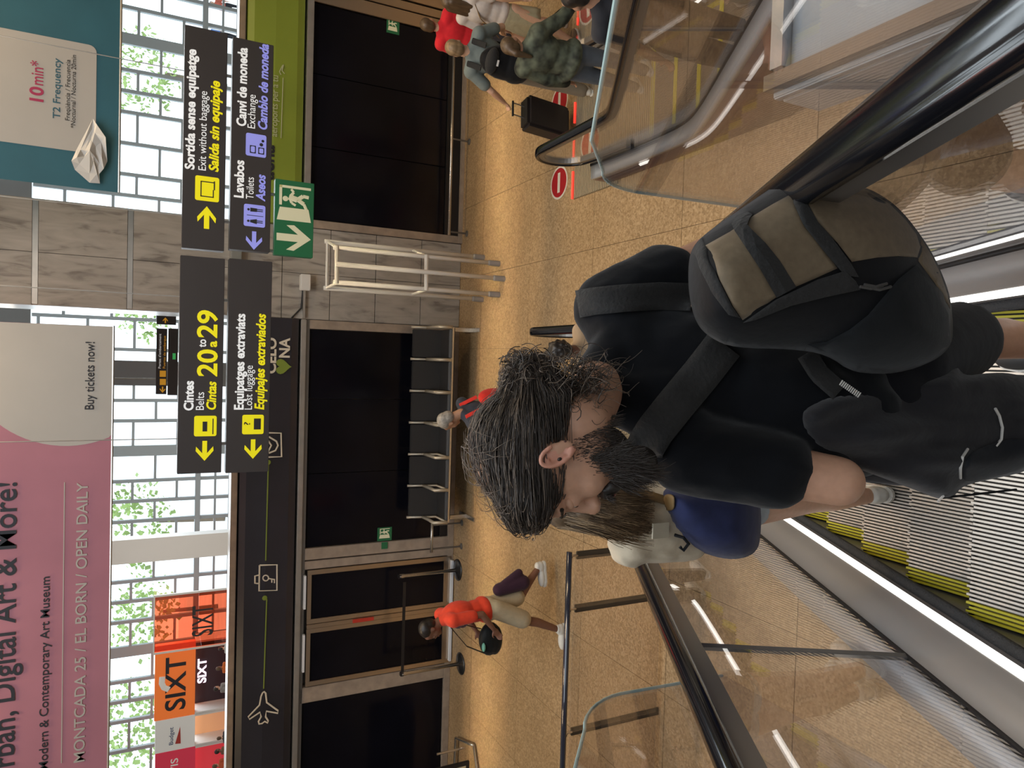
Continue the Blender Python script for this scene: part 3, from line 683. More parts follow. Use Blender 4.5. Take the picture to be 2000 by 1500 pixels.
strokes([[(515, 845), (549, 846), (550, 892), (520, 893)], [(525, 853), (540, 862), (543, 870), (538, 880), (525, 885)], [(520, 855), (530, 870), (522, 885)]], M_GOLDL, wl, 'passenger_symbol')
LG = mat('pale_green_ink', (0.55, 0.60, 0.36), 0.5)
fit('aeroports per a tu', LG, wr, 541, 268, 148, 13, YF, .004); fit('aena', M_INK, wr, 534, 352, 284, 26, YF, .03)
strokes([[(549, 270), (553, 152)]], LG, wr, 'underline', 0.006); strokes([[(549, 146), (546, 140), (552, 128), (554, 126), (551, 138), (556, 144)]], LG, wr, 'plane_outline', 0.007)
# small exit stickers on the black glass
for (x0, y0, x1, y1), lab in (((737, 1030, 765, 1056), None), ((755, 36, 780, 66), None)):
    par = wl if y0 > 500 else wr
    X0, X1, Z0, Z1, yy = pbox(par, x0, y0, x1, y1, W+0.012)
    pl([(X0, Z0), (X1, Z0), (X1, Z1), (X0, Z1)], M_EXIT, par, yy, 'exit_sticker'); exsym(par, X0+.04, Z0+.03, (X1-X0)*.75, (Z1-Z0)*.75, yy-.002, M_EXITL)
    if par is wl:
        X0, X1, Z0, Z1, yy = pbox(par, 745, 1059, 757, 1072, W-0.03); pl([(X0, Z0), (X1, Z0), (X1, Z1), (X0, Z1)], M_EXIT, par, yy, 'exit_sticker')

# ------------------------------------------------------------------ far hall: dark sign pair, rental desks, people stand among them
Y16 = 16.0
for (c, lab) in (([(305, 770), (325, 770), (325, 642), (305, 641)], 'small dark distant sign with an orange aeroplane square, upper of a pair'), ([(328, 772), (346, 772), (346, 642), (328, 641)], 'small dark distant sign with a green dot, lower of a pair'),
                 ([(306, 634), (344, 634), (344, 617), (306, 616)], 'narrow dark distant sign end with an orange arrow, beside the grey post')):
    o = PY(*c[0], Y16); t = thing('small_sign', lab, 'sign', (o.x, o.y, o.z), 0, 'small distant signs'); slab(t, c, Y16, 0, M_SIGN, 'panel', 0.12)
    OR = mat('orange_sign', (0.75, 0.33, 0.02), 0.4, emit=(0.8, 0.4, 0.03), estr=0.3)
    if 'upper' in lab:
        arrow(t, 312, 755, 323, 767, Y16, OR, 'l')
        for a, b in ((740, 752), (724, 736)): X0, X1, Z0, Z1, yy = pbox(t, 312, a, 324, b, Y16); pl([(X0, Z0), (X1, Z0), (X1, Z1), (X0, Z1)], OR, t, yy, 'pictogram')
        fit("Portes d'embarcament", M_WHTS, t, 314, 720, 652, 5, Y16); fit('Puertas de embarque', OR, t, 323, 720, 656, 5, Y16)
    elif 'lower' in lab:
        X0, X1, Z0, Z1, yy = pbox(t, 337, 690, 343, 702, Y16); pl([(X0, Z0), (X1, Z0), (X1, Z1), (X0, Z1)], mat('sign_green', (0.05, 0.4, 0.1), 0.4, emit=(0.05, 0.5, 0.12), estr=0.4), t, yy, 'green_mark')
    else: arrow(t, 318, 620, 328, 631, Y16, OR, 'r')
    MB().tube([(0.3, 0.06, 0), (0.3, 0.06, 5.9)] if 'lower' not in lab else [(0.3, 0.06, 0), (0.3, 0.06, 0.04)], 0.02, 6).build('hanger_rod', M_ALU, t)

YD = 34.0
M_OR = mat('orange_panel', (0.80, 0.17, 0.03), 0.4, emit=(0.85, 0.2, 0.04), estr=0.35); M_WP = mat('white_panel', (0.75, 0.74, 0.70), 0.4, emit=(0.75, 0.74, 0.7), estr=0.15); M_RD = mat('red_panel', (0.55, 0.03, 0.06), 0.4, emit=(0.6, 0.04, 0.08), estr=0.3)
def booth(name, label, x0y, x1y, m, counter, xt=303, xb=380):
    a = PY(xt, x0y, YD); a.z = PY(xb, x0y, YD).z; b = PY(xt, x1y, YD); t = thing(name, label, 'booth', (a.x, YD, 0)); wd = b.x-a.x
    MB().bx(0, wd, 0, 0.3, a.z, b.z).build('sign_board', m, t, bevel=0.01)
    MB().bx(0, wd, 0.9, 1.0, 0, a.z).build('back_wall', counter[0], t)
    MB().bx(0.15, wd-0.15, -0.9, -0.3, 0, 1.08).build('counter', counter[1], t, bevel=0.02); MB().bx(0.1, wd-0.1, -0.95, -0.25, 1.08, 1.13).build('counter_top', M_WHITE, t)
    for x in (0.0, wd-0.08): MB().bx(x, x+0.08, 0, 1.0, 0, a.z).build('side_wall', M_WHITE, t)
    return t
DK = mat('dark_backdrop', (0.035, 0.025, 0.04), 0.5)
NEON = mat('neon_white', (0.9, 0.8, 0.95), 0.4, emit=(1.0, 0.85, 1.0), estr=1.3)
b1 = booth('rental_booth', 'car rental desk under the orange sign board in the far hall', 1409, 1263, M_OR, (DK, M_OR))
def ft(body, m, root, xb, y0, y1, cap, Yp, **k): return fit(body, m, root, xb, y0, y1, cap, Yp, **k)
ft('SIXT', M_INK, b1, 361, 1385, 1280, 38, YD-.01, bold=.10)
b = MB(); q = [PY(*p, YD-.02)-b1.location for p in ((330, 1347), (320, 1343), (316, 1335), (317, 1322))]; b.tube(q, 0.12, 6, flat=0.3, up=(0, 1, 0)); b.build('white_swoosh', M_WP, b1)
ft('SIXT', NEON, b1, 402, 1333, 1285, 16, YD+.85, bold=.08)
b2 = booth('rental_booth', 'car rental desk under the white sign board in the far hall', 1473, 1409.5, M_WP, (mat('orange_backdrop', (0.6, 0.25, 0.08), 0.5, emit=(0.8, 0.45, 0.25), estr=0.4), M_RD))
ft('Budget', mat('blue_grey_ink', (0.10, 0.13, 0.25), 0.5), b2, 338, 1455, 1420, 8, YD-.01, bold=.01)
q = [PY(*p, YD-.02)-b2.location for p in ((342, 1453), (353, 1452), (352, 1419))]; pl([(p.x, p.z) for p in q], mat('red_ink', (0.5, 0.05, 0.04), 0.5), b2, q[0].y, 'red_wedge')
b3 = booth('rental_booth', 'car rental desk under the red sign board at the hall edge', 1560, 1473.5, M_RD, (mat('red_backdrop', (0.5, 0.03, 0.05), 0.5, emit=(0.6, 0.05, 0.06), estr=0.5), M_RD))
ft('AVIS', M_WP, b3, 347, 1525, 1480, 14, YD-.01, bold=.02)
# big see-through orange side panel
a = PY(452, 1256, 33.0); c_ = PY(303, 1165, 33.0)
op_ = thing('orange_partition', 'tall see-through orange partition panel beside the rental desks', 'partition', (a.x, 33.0, 0))
MB().bx(0, c_.x-a.x, 0, 0.05, 0.0, c_.z).build('pane', glass_mat('orange_glass', (1.0, 0.42, 0.27), 0.8, 0.14), op_)
MB().bx(-0.05, c_.x-a.x+0.05, -0.03, 0.08, c_.z, c_.z+0.05).build('top_rail', M_WHITE, op_)
for x in (0, c_.x-a.x): MB().bx(x-0.04, x+0.04, -0.02, 0.07, 0, c_.z).build('upright', M_WHITE, op_)
fit('SIXT', M_SYM, op_, 415, 1240, 1180, 40, 32.98, .06)

# trees and a row of parked cars' worth of low hedge beyond the glass
random.seed(11)
def tree(x, y, h, r, label):
    t = thing('street_tree', label, 'tree', (x, y, 0)); MB().tube([(0, 0, 0), (0.1, 0, h*0.5)], [0.18, 0.11], 8).build('trunk', mat('bark', (0.22, 0.17, 0.12), 0.9), t)
    b = MB()
    for i in range(380):
        v = Vector((random.gauss(0, 1), random.gauss(0, 1), random.gauss(0, 1))).normalized()*r*random.uniform(.5, 1); v.z = v.z*0.8+h*0.68
        s = random.uniform(.14, .34); n1 = Vector((random.gauss(0, 1), random.gauss(0, 1), random.gauss(0, 1))).normalized(); n2 = n1.orthogonal()
        b.add([v, v+n1*s, v+n1*s+n2*s*.6, v+n2*s*.6], [(0, 1, 2, 3)])
    tag(b.build('foliage', mat('leaves_light', (0.34, 0.46, 0.14), 0.7, var=0.3, scale=1.0), t), kind='stuff')
k = 0
for x, lab in ((-21.5, 'street tree beyond the glass wall, at the far left behind the rental desks'), (-17, 'street tree beyond the glass wall, above the white sign board'), (-12.5, 'street tree beyond the glass wall, above the orange sign board'), (-7.5, 'street tree beyond the glass wall, left of the white column'), (2.4, 'street tree beyond the glass wall, beside the marble column'), (13, 'street tree beyond the glass wall, behind the right-hand signs'), (21, 'street tree beyond the glass wall, at the right edge')):
    tree(x*1.4, 49+(k % 3)*2.0, 6.8+(k % 2)*0.8, 2.9, lab); k += 1
# ------------------------------------------------------------------ bench row
M_SEAT = mat('bench_leather', (0.030, 0.028, 0.027), 0.45, bump=0.08, scale=30)
M_CHR = mat('chrome', (0.72, 0.66, 0.58), 0.26, 0.9)
M_ARM = mat('satin_metal', (0.62, 0.54, 0.42), 0.4, 0.5)
bx0, bx1 = -2.40, 0.50; ns = 6; pw = (bx1-bx0)/ns
be = thing('bench', 'black six-seat waiting bench with metal armrests against the dark glass', 'bench', (bx0, 9.85, 0))
for i in range(ns):
    x0 = i*pw+0.03; x1 = (i+1)*pw-0.03
    MB().prism([(0.04, 0.40), (0.42, 0.36), (0.46, 0.40), (0.44, 0.44), (0.04, 0.46), (0.02, 0.43)], (x0, 0, 0), (0, 1, 0), (0, 0, 1), (1, 0, 0), x1-x0).build('seat', M_SEAT, be, bevel=0.01)
    MB().prism([(0.42, 0.42), (0.47, 0.42), (0.56, 0.86), (0.51, 0.86)], (x0, 0, 0), (0, 1, 0), (0, 0, 1), (1, 0, 0), x1-x0).build('backrest', M_SEAT, be, bevel=0.01)
for i in range(ns+1):
    x = i*pw
    b = MB(); b.tube([(x, 0.55, 0.88), (x, 0.50, 0.64), (x, 0.45, 0.44), (x, 0.04, 0.42)], 0.020, 8); b.tube([(x, 0.50, 0.64), (x, 0.30, 0.62), (x, 0.06, 0.62), (x, 0.02, 0.42)], 0.026, 8)
    b.build('armrest', M_ARM, be, smooth=True)
MB().bx(0, bx1-bx0, 0.0, 0.03, 0.40, 0.425).build('front_rail', M_CHR, be); MB().bx(0, bx1-bx0, 0.22, 0.30, 0.30, 0.355).build('beam', M_BLK, be)
for x in (0.02, bx1-bx0-0.02):
    MB().bx(x-0.03, x+0.03, 0.24, 0.29, 0.02, 0.31).build('leg', M_CHR, be); MB().bx(x-0.03, x+0.03, -0.06, 0.52, 0.0, 0.025).build('foot', M_CHR, be, bevel=0.005)

# low chrome bumper rails in front of the glass
def bumper(x0, x1, label, y=10.42, z=0.30):
    t = thing('bumper_rail', label, 'rail', (x0, y, 0)); MB().tube([(0, 0, z), (x1-x0, 0, z)], 0.022, 10).build('bar', M_CHR, t, smooth=True)
    n = max(2, int((x1-x0)/1.3)+1)
    for i in range(n):
        x = 0.05+(x1-x0-0.1)*i/(n-1); MB().tube([(x, 0, z), (x, 0.0, 0.0)], 0.014, 8).build('post', M_ALUD, t); MB().lathe((x, 0, 0), [(0.05, 0), (0.05, 0.01), (0.02, 0.02)], 12).build('post_foot', M_ALUD, t)
bumper(1.95, 4.9, 'long low metal rail in front of the right-hand black glass')
bumper(-2.95, -2.48, 'short low metal rail beside the left end of the bench', 10.3, 0.5)

# stanchions with a belt
def stanchion(x, y, label, belt=None):
    t = thing('belt_stanchion', label, 'stanchion', (x, y, 0), 0, 'belt stanchions')
    MB().lathe((0, 0, 0), [(0.17, 0), (0.17, 0.012), (0.14, 0.025), (0.05, 0.04), (0.03, 0.05)], 28).build('base', mat('stanchion_base', (0.05, 0.05, 0.05), 0.25, 0.6), t, smooth=True)
    MB().lathe((0, 0, 0.05), [(0.028, 0), (0.028, 0.84), (0.033, 0.845), (0.033, 0.91), (0.028, 0.92)], 18).build('pole', M_CHR, t, smooth=True)
    MB().bx(-0.03, 0.03, -0.03, 0.03, 0.93, 0.99).build('belt_head', M_BLK, t, bevel=0.008)
    if belt: MB().bx(0.03, belt, -0.003, 0.003, 0.93, 0.975).build('belt', M_BLK, t)
p1 = PZ(900, 1296, 0); p2 = PZ(896, 1114, 0)
stanchion(p1.x, p1.y, 'metal belt stanchion in front of the left door edge, belt running right', p2.x-p1.x-0.03)
stanchion(p2.x, p2.y+0.03, 'metal belt stanchion between the bench and the red-shirted walker')

# framed board on a tubular stand, at the lower edge of the wall
sb = thing('floor_board', 'cream display board in a rounded tubular stand at the left end of the wall', 'sign', (-6.9, 9.55, 0))
MB().tube([(1.20, 0.0, 0.02), (1.20, 0.05, 0.06), (1.02, 0.62, 0.06), (0.0, 0.66, 0.06), (-0.9, 0.6, 0.06)], 0.022, 10).build('foot_tube', M_CHR, sb, smooth=True)
MB().tube([(1.2, 0.0, 0.03), (0.2, -0.5, 0.03), (-0.9, -0.6, 0.03)], 0.022, 10).build('foot_tube', M_CHR, sb, smooth=True)
MB().tube([(1.02, 0.3, 0.04), (1.02, 0.3, 0.5)], 0.018, 8).build('post', M_CHR, sb)
MB().bx(-0.9, 1.02, -0.06, -0.02, 0.12, 0.98).build('board_frame', M_BLK, sb, bevel=0.008); MB().bx(-0.84, 0.96, -0.065, -0.058, 0.18, 0.92).build('board_face', mat('board_cream', (0.62, 0.55, 0.38), 0.5), sb)

# tall white tubular rack before the marble column
rk = thing('tube_rack', 'tall white tubular rack standing in front of the marble column', 'rack', (0, 0, 0))
feet = [(1.40, 9.22), (1.17, 9.04), (0.96, 9.19), (1.55, 9.75), (0.93, 9.75)]
for i, (x, y) in enumerate(feet):
    b = MB(); b.tube([(x, y, 0.0), (x, y, 2.34)], 0.030, 8); b.build('tube', M_WHITE, rk, smooth=True); MB().lathe((x, y, 0), [(0.04, 0), (0.04, 0.16), (0.03, 0.18)], 12).build('rubber_foot', mat('grey_rubber', (0.33, 0.31, 0.29), 0.7), rk)
for z in (1.10, 2.30):
    MB().tube([(1.42, 9.2, z), (0.94, 9.17, z)], 0.028, 8).build('cross_tube', M_WHITE, rk)
    MB().tube([(1.40, 9.2, z), (1.55, 9.75, z)], 0.02, 8).build('cross_tube', M_WHITE, rk); MB().tube([(0.95, 9.2, z), (0.93, 9.75, z)], 0.02, 8).build('cross_tube', M_WHITE, rk)
MB().tube([(1.55, 9.75, 2.3), (0.93, 9.75, 2.3)], 0.02, 8).build('cross_tube', M_WHITE, rk)

# glass guard railing on the lower floor, left of the escalator
gr = thing('glass_railing', 'glass guard railing with a dark top rail and flat posts on the lower floor', 'railing', (-4.6, 5.35, 0))
MB().tube([(0.0, 0.0, 1.08), (2.95, 0.0, 1.08)], 0.030, 12, flat=0.8).build('top_rail', mat('blue_black_rail', (0.02, 0.022, 0.035), 0.12, spec=0.7, coat=0.6), gr, smooth=True)
for x in (-0.0, 1.30, 2.42, 2.9):
    b = MB(); b.bx(x-0.035, x+0.035, 0.03, 0.055, 0.0, 0.98); b.build('flat_post', mat('bronze_post', (0.085, 0.075, 0.06), 0.45, 0.4), gr, bevel=0.004)
    MB().tube([(x, 0.04, 0.97), (x, 0.04, 1.02), (x, 0.0, 1.06)], 0.013, 8).build('bracket', M_CHR, gr)
for x0, x1 in ((-0.9, -0.02), (0.02, 1.28), (1.32, 2.40), (2.44, 2.9)): MB().bx(x0, x1, -0.005, 0.005, 0.06, 1.02).build('glass_pane', M_GLASSB, gr)

# no-entry floor stickers and red floor lights
M_RED = mat('red_print', (0.38, 0.015, 0.02), 0.4); M_REDL = mat('red_light', (0.8, 0.05, 0.03), 0.4, emit=(1.0, 0.05, 0.03), estr=1.1)
for i, (px, py, lab) in enumerate(((1092, 357, 'round red no-entry floor sticker left of the second escalator, on plain floor'), (1093, 200, 'round red no-entry floor sticker beside the black suitcase'), (1153, 279, 'round red no-entry floor sticker on the ridged landing plate'), (1150, 12, 'round red no-entry floor sticker at the picture edge'))):
    p = PZ(px, py, 0.012 if i > 1 else 0.002); t = thing('floor_sticker', lab, 'sticker', (p.x, p.y, p.z), 0, 'no-entry floor stickers')
    MB().lathe((0, 0, 0), [(0.20, 0), (0.20, 0.002)], 36).build('white_ring', M_CREAM, t); MB().lathe((0, 0, 0.002), [(0.175, 0), (0.175, 0.0015)], 36).build('red_disc', M_RED, t)
    MB().bx(-0.12, 0.12, -0.028, 0.028, 0.0035, 0.005).build('white_bar', M_CREAM, t)
# ridged floor plate with the lights at its edge
fp = tag(MB().bx(1.93, 5.2, 6.35, 7.24, 0.0, 0.006).build('floor_grating', mat('grating_base', (0.20, 0.15, 0.09), 0.5, 0.4), bevel=0.0), 'ridged metal floor plate at the foot of the second escalator', 'plate')
b = MB()
for i in range(26): b.bx(1.94, 5.19, 6.37+i*0.0335, 6.383+i*0.0335, 0.006, 0.011)
tag(b.build('ridge', mat('grating_ridge', (0.72, 0.62, 0.45), 0.35, 0.5), fp), kind='stuff')
for x0, x1 in ((1.94, 2.26), (2.33, 2.64), (2.82, 3.06), (3.95, 4.03), (4.12, 4.4), (4.46, 4.75)): MB().tube([(x0, 7.26, 0.014), (x1, 7.26, 0.014)], 0.014, 8).build('red_floor_light', M_REDL, fp)
# ------------------------------------------------------------------ people
from mathutils.geometry import delaunay_2d_cdt
from mathutils.bvhtree import BVHTree
def skinmat(name, c): return mat(name, c, 0.5, bump=0.04, scale=60, var=0.06, sss=0.12)
SK1 = skinmat('skin_tan', (0.56, 0.31, 0.20)); SK2 = skinmat('skin_light', (0.66, 0.40, 0.27)); SK3 = skinmat('skin_brown', (0.20, 0.09, 0.055)); SK4 = skinmat('skin_olive', (0.42, 0.22, 0.13))
def cloth(name, c, bump=0.25, scale=14, var=0.08, rough=0.85, sheen=0.1): return mat(name, c, rough, bump=bump, scale=scale, var=var, sheen=sheen, spec=0.25 if max(c) > .03 else .10)
M_HAIRK = mat('hair_dark', (0.018, 0.013, 0.010), 0.42, spec=0.5, bump=0.3, scale=40, stretch=(1, 1, 0.2), var=0.3)
M_HAIRB = mat('hair_brown', (0.10, 0.06, 0.03), 0.45, bump=0.3, scale=40, stretch=(1, 1, 0.2), var=0.3)
M_HAIRL = mat('hair_light', (0.26, 0.17, 0.09), 0.45, bump=0.3, scale=40, stretch=(1, 1, 0.2), var=0.3)
M_HAIRG = mat('hair_grey', (0.30, 0.27, 0.23), 0.5, bump=0.3, scale=40, var=0.3)
M_SHOEW = mat('white_shoe', (0.72, 0.70, 0.64), 0.5, var=0.05); M_SHOEB = mat('dark_shoe', (0.03, 0.03, 0.03), 0.5)
M_EYE = mat('eye_white', (0.75, 0.72, 0.68), 0.25); M_IRIS = mat('iris', (0.02, 0.012, 0.008), 0.2)

def basis(F, U):
    F = Vector(F).normalized(); U = Vector(U); U = (U-F*U.dot(F)).normalized(); X = F.cross(U)
    return Matrix((X, F, U)).transposed()       # columns right, forward, up
class Fig:
    def __init__(s, name, label, loc, H=1.72, yaw=0.0, group=None, root='person', cat='person'):
        s.t = thing(root, label, cat, loc, 0, group); s.loc = Vector(loc); s.H = H
        c, n = math.cos(yaw), math.sin(yaw)
        s.Rz = Matrix(((c, -n, 0), (n, c, 0), (0, 0, 1)))
        g = lambda x, y, z: s.Rz @ Vector((x*H, y*H, z*H))
        s.J = dict(neck=g(0, -.005, .855), chest=g(0, 0, .74), belly=g(0, 0.004, .63), pelvis=g(0, 0, .54))
        for q, k in ((-1, 'L'), (1, 'R')):
            s.J['sh'+k] = g(q*.108, 0, .815); s.J['el'+k] = g(q*.135, -.015, .635); s.J['wr'+k] = g(q*.14, .02, .49)
            s.J['hip'+k] = g(q*.052, 0, .51); s.J['kn'+k] = g(q*.06, .01, .28); s.J['an'+k] = g(q*.06, -.01, .045)
        s.J['head'] = g(0, .01, .932); s.F = s.Rz @ Vector((0, 1, 0)); s.U = Vector((0, 0, 1)); s.hs = H/1.75
        s.fd = {'L': s.F.copy(), 'R': s.F.copy()}; s.facing = s.F.copy()
    def set(s, **k):
        for n, v in k.items(): s.J[n] = s.Rz @ (Vector(v)*s.H)
        return s
    def world(s, **k):
        for n, v in k.items(): s.J[n] = Vector(v)-s.loc
        return s
    def torso(s, mb, g=0.0, low=True):
        J = s.J; k = s.H/1.75; ax = (J['shR']-J['shL']).normalized(); up = (J['neck']-J['pelvis']).normalized()
        R = Matrix((ax, up.cross(ax).normalized(), up)).transposed()
        mb.ell(J['chest'], (.155*k+g, .105*k+g, .17*k+g), R); mb.ell(J['belly'], (.135*k+g, .10*k+g, .16*k+g), R)
        if low: mb.ell(J['pelvis'], (.155*k+g, .112*k+g, .12*k+g), R)
        mb.cap(J['shL'], J['shR'], .058*k+g, .058*k+g)
        m = (J['shL']+J['shR'])/2; mb.cap(m.lerp(J['shL'], .55), J['neck'], .05*k+g, .045*k+g*.6); mb.cap(m.lerp(J['shR'], .55), J['neck'], .05*k+g, .045*k+g*.6)
    def headshape(s, mb, detail=False):
        R = basis(s.F, s.U); k = s.hs; C = s.J['head']; q = lambda x, y, z: C+R @ (Vector((x, y, z))*k)
        E = lambda c, r: mb.ell(q(*c), [a*k for a in r], R)
        E((0, -.012, .035), (.076, .098, .083)); E((0, .030, -.03), (.062, .062, .078)); E((0, .045, -.078), (.044, .045, .032)); E((0, .080, -.095), (.019, .017, .016))
        mb.cap(q(0, .090, .014), q(0, .112, -.028), .008*k, .0105*k); E((0, .104, -.033), (.0155, .011, .009)); E((0, .078, .026), (.050, .022, .014)); E((0, .066, .055), (.052, .030, .030))
        for a in (-1, 1):
            E((a*.038, .058, -.035), (.024, .026, .026)); 
            E((a*.075, -.008, -.008), (.009, .019, .031)); E((a*.030, .078, -.002), (.016, .012, .010))
        E((0, .090, -.058), (.024, .014, .006)); E((0, .088, -.070), (.021, .013, .007))
        mb.cap(q(0, -.025, -.06), s.J['neck'], .052*k, .055*s.H/1.75)
    def hand(s, mb, w_, e, k, side):
        d = (w_-e).normalized(); n = s.facing.cross(Vector((0, 0, 1))) if side == 'L' else -s.facing.cross(Vector((0, 0, 1)))
        n = (n-d*n.dot(d)); n = n.normalized() if n.length > .2 else d.orthogonal().normalized(); a = d.cross(n)
        pm = w_+d*.05*k
        R = Matrix((a, n, d)).transposed(); mb.ell(pm, (.040*k, .016*k, .052*k), R)
        for i, (o, L) in enumerate(((-.030, .066), (-.010, .076), (.010, .071), (.029, .055))):
            p0 = w_+d*.085*k+a*o*k; p1 = p0+(d*.6-n*.25)*L*.55*k/.65; p2 = p1+(d*.35-n*.6)*L*.5*k/.7
            mb.cap(p0, p1, .0095*k, .0085*k, 8); mb.cap(p1, p2, .0085*k, .007*k, 8)
        sg = -1 if a.dot(s.facing) < 0 else 1
        t0 = w_+d*.03*k+a*sg*.03*k; t1 = t0+(d*.5+a*sg*.6-n*.1)*.045*k; mb.cap(t0, t1, .012*k, .010*k, 8); mb.cap(t1, t1+(d*.8+a*sg*.1-n*.2)*.032*k, .010*k, .008*k, 8)
    def body(s, m, voxel=0.011, it=4, arms=True, ears=True):
        J = s.J; k = s.H/1.75; mb = MB(); s.torso(mb, -.008); s.headshape(mb)
        for q in 'LR':
            am = getattr(s, 'am', 1.0); mb.cap(J['sh'+q], J['el'+q], .046*k*am, .038*k*am); mb.cap(J['el'+q], J['wr'+q].lerp(J['el'+q], .55), .038*k*am, .037*k*am); mb.cap(J['wr'+q].lerp(J['el'+q], .6), J['wr'+q], .037*k, .025*k)
            s.hand(mb, J['wr'+q], J['el'+q], k, q)
            mb.cap(J['hip'+q], J['kn'+q], .082*k, .054*k); cf = J['kn'+q].lerp(J['an'+q], .32)-s.facing*.014*k
            mb.cap(J['kn'+q], cf, .053*k, .053*k); mb.cap(cf, J['an'+q], .053*k, .034*k)
            f = s.fd[q]; mb.cap(J['an'+q]-Vector((0, 0, .03*k)), J['an'+q]-Vector((0, 0, .045*k))+f*.13*k, .034*k, .026*k)
        s.b = mb.blob('body', m, s.t, voxel, it); return s.b
    def shirt(s, m, sleeve=.55, g=.014, voxel=.012, name='shirt', it=5, hem=0.0, loose=0.0):
        J = s.J; k = s.H/1.75; mb = MB(); s.torso(mb, g, False)
        pe = J['pelvis']+(J['belly']-J['pelvis'])*(.45-hem); ax = (J['shR']-J['shL']).normalized(); up = (J['neck']-J['pelvis']).normalized()
        R = Matrix((ax, up.cross(ax).normalized(), up)).transposed(); mb.ell(pe, (.152*k+g+loose, .112*k+g+loose, .10*k), R)
        for q in 'LR':
            am = getattr(s, 'am', 1.0)
            if sleeve <= 1: mb.cap(J['sh'+q], J['sh'+q].lerp(J['el'+q], sleeve), .056*k*am+g*.6, .052*k*am+g*.8)
            else:
                mb.cap(J['sh'+q], J['el'+q], .056*k+g*.6, .046*k+g*.6); mb.cap(J['el'+q], J['el'+q].lerp(J['wr'+q], sleeve-1), .046*k+g*.6, .034*k+g*.6)
        return mb.blob(name, m, s.t, voxel, it)
    def pants(s, m, frac=2.0, g=.012, voxel=.012, name='trousers', flare=0.0):
        J = s.J; k = s.H/1.75; mb = MB(); ax = (J['hipR']-J['hipL']).normalized(); up = Vector((0, 0, 1)); R = Matrix((ax, up.cross(ax).normalized(), up)).transposed()
        mb.ell(J['pelvis'], (.158*k+g, .115*k+g, .125*k), R)
        for q in 'LR':
            if frac <= 1: mb.cap(J['hip'+q], J['hip'+q].lerp(J['kn'+q], frac), .088*k+g, .066*k+g+flare)
            else:
                mb.cap(J['hip'+q], J['kn'+q], .088*k+g, .060*k+g+flare); mb.cap(J['kn'+q], J['kn'+q].lerp(J['an'+q], frac-1), .060*k+g+flare, .045*k+g+flare)
        return mb.blob(name, m, s.t, voxel, 4)
    def skirt(s, m, zf=.34, name='skirt', w_=.19):
        J = s.J; k = s.H/1.75; V = []; F = []; n = 40; rows = 7; top = J['pelvis'].z+.07*k; bot = zf*s.H
        for i in range(rows):
            f = i/(rows-1)
            for j in range(n):
                a = 2*PI*j/n; r = (.145+(w_-.145)*f+.012*f*math.sin(a*9))*k
                p = s.Rz @ Vector((r*math.cos(a), r*.78*math.sin(a), 0)); V.append((J['pelvis'].x+p.x, J['pelvis'].y+p.y, top+(bot-top)*f))
        for i in range(rows-1):
            for j in range(n): F.append((i*n+j, i*n+(j+1) % n, (i+1)*n+(j+1) % n, (i+1)*n+j))
        o = MB().add(V, F).build(name, m, s.t, smooth=True); md = o.modifiers.new('t', 'SOLIDIFY'); md.thickness = .006; return o
    def shoes(s, m, sole=None, big=1.0):
        k = s.H/1.75*big
        for q in 'LR':
            f = s.fd[q].normalized(); a = s.J['an'+q]; x = f.cross(Vector((0, 0, 1))); R = Matrix((x, f, Vector((0, 0, 1)))).transposed(); z0 = a.z-.045*s.H
            b = MB(); c = Vector((a.x, a.y, z0)); b.ell(c+f*.11*k+Vector((0, 0, .045*k)), (.046*k, .10*k, .040*k), R); b.ell(c+Vector((0, 0, .055*k)), (.042*k, .062*k, .052*k), R); b.ell(c-f*.01*k+Vector((0, 0, .09*k)), (.040*k, .046*k, .03*k), R)
            o = b.blob('shoe', m, s.t, .008, 3)
            V = [(.043, .03), (.048, .10), (.046, .16), (.028, .205), (0, .215), (-.028, .205), (-.046, .16), (-.044, .10), (-.038, .03), (-.036, -.04), (-.015, -.062), (.015, -.062), (.036, -.04)]
            MB().prism([(p*k, r*k) for p, r in V], c, x, f, Vector((0, 0, 1)), .026*k).build('sole', sole or M_SHOEW, o, bevel=.004)
    def hair(s, m, kind='short', voxel=.009):
        R = basis(s.F, s.U); k = s.hs; C = s.J['head']; q = lambda x, y, z: C+R @ (Vector((x, y, z))*k); mb = MB(); E = lambda c, r: mb.ell(q(*c), [a*k for a in r], R)
        E((0, -.022, .050), (.082, .098, .080)); E((0, -.055, .005), (.074, .062, .075))
        if kind == 'long': 
            for a in (-1, 0, 1): mb.cap(q(a*.045, -.075, .02), q(a*.06, -.085, -.20), .045*k, .03*k)
        if kind == 'pony': 
            mb.cap(q(0, -.10, .05), q(0, -.14, .0), .03*k, .035*k); mb.cap(q(0, -.14, .0), q(0, -.13, -.17), .036*k, .018*k)
        if kind == 'curly':
            for i in range(40):
                v = Vector((random.gauss(0, 1), random.gauss(0, 1)-.4, random.gauss(0, 1)+.3)).normalized(); E((v.x*.085, v.y*.10-.02, v.z*.09+.04), (.022,)*3)
        return mb.blob('hair', m, s.t, voxel, 3)
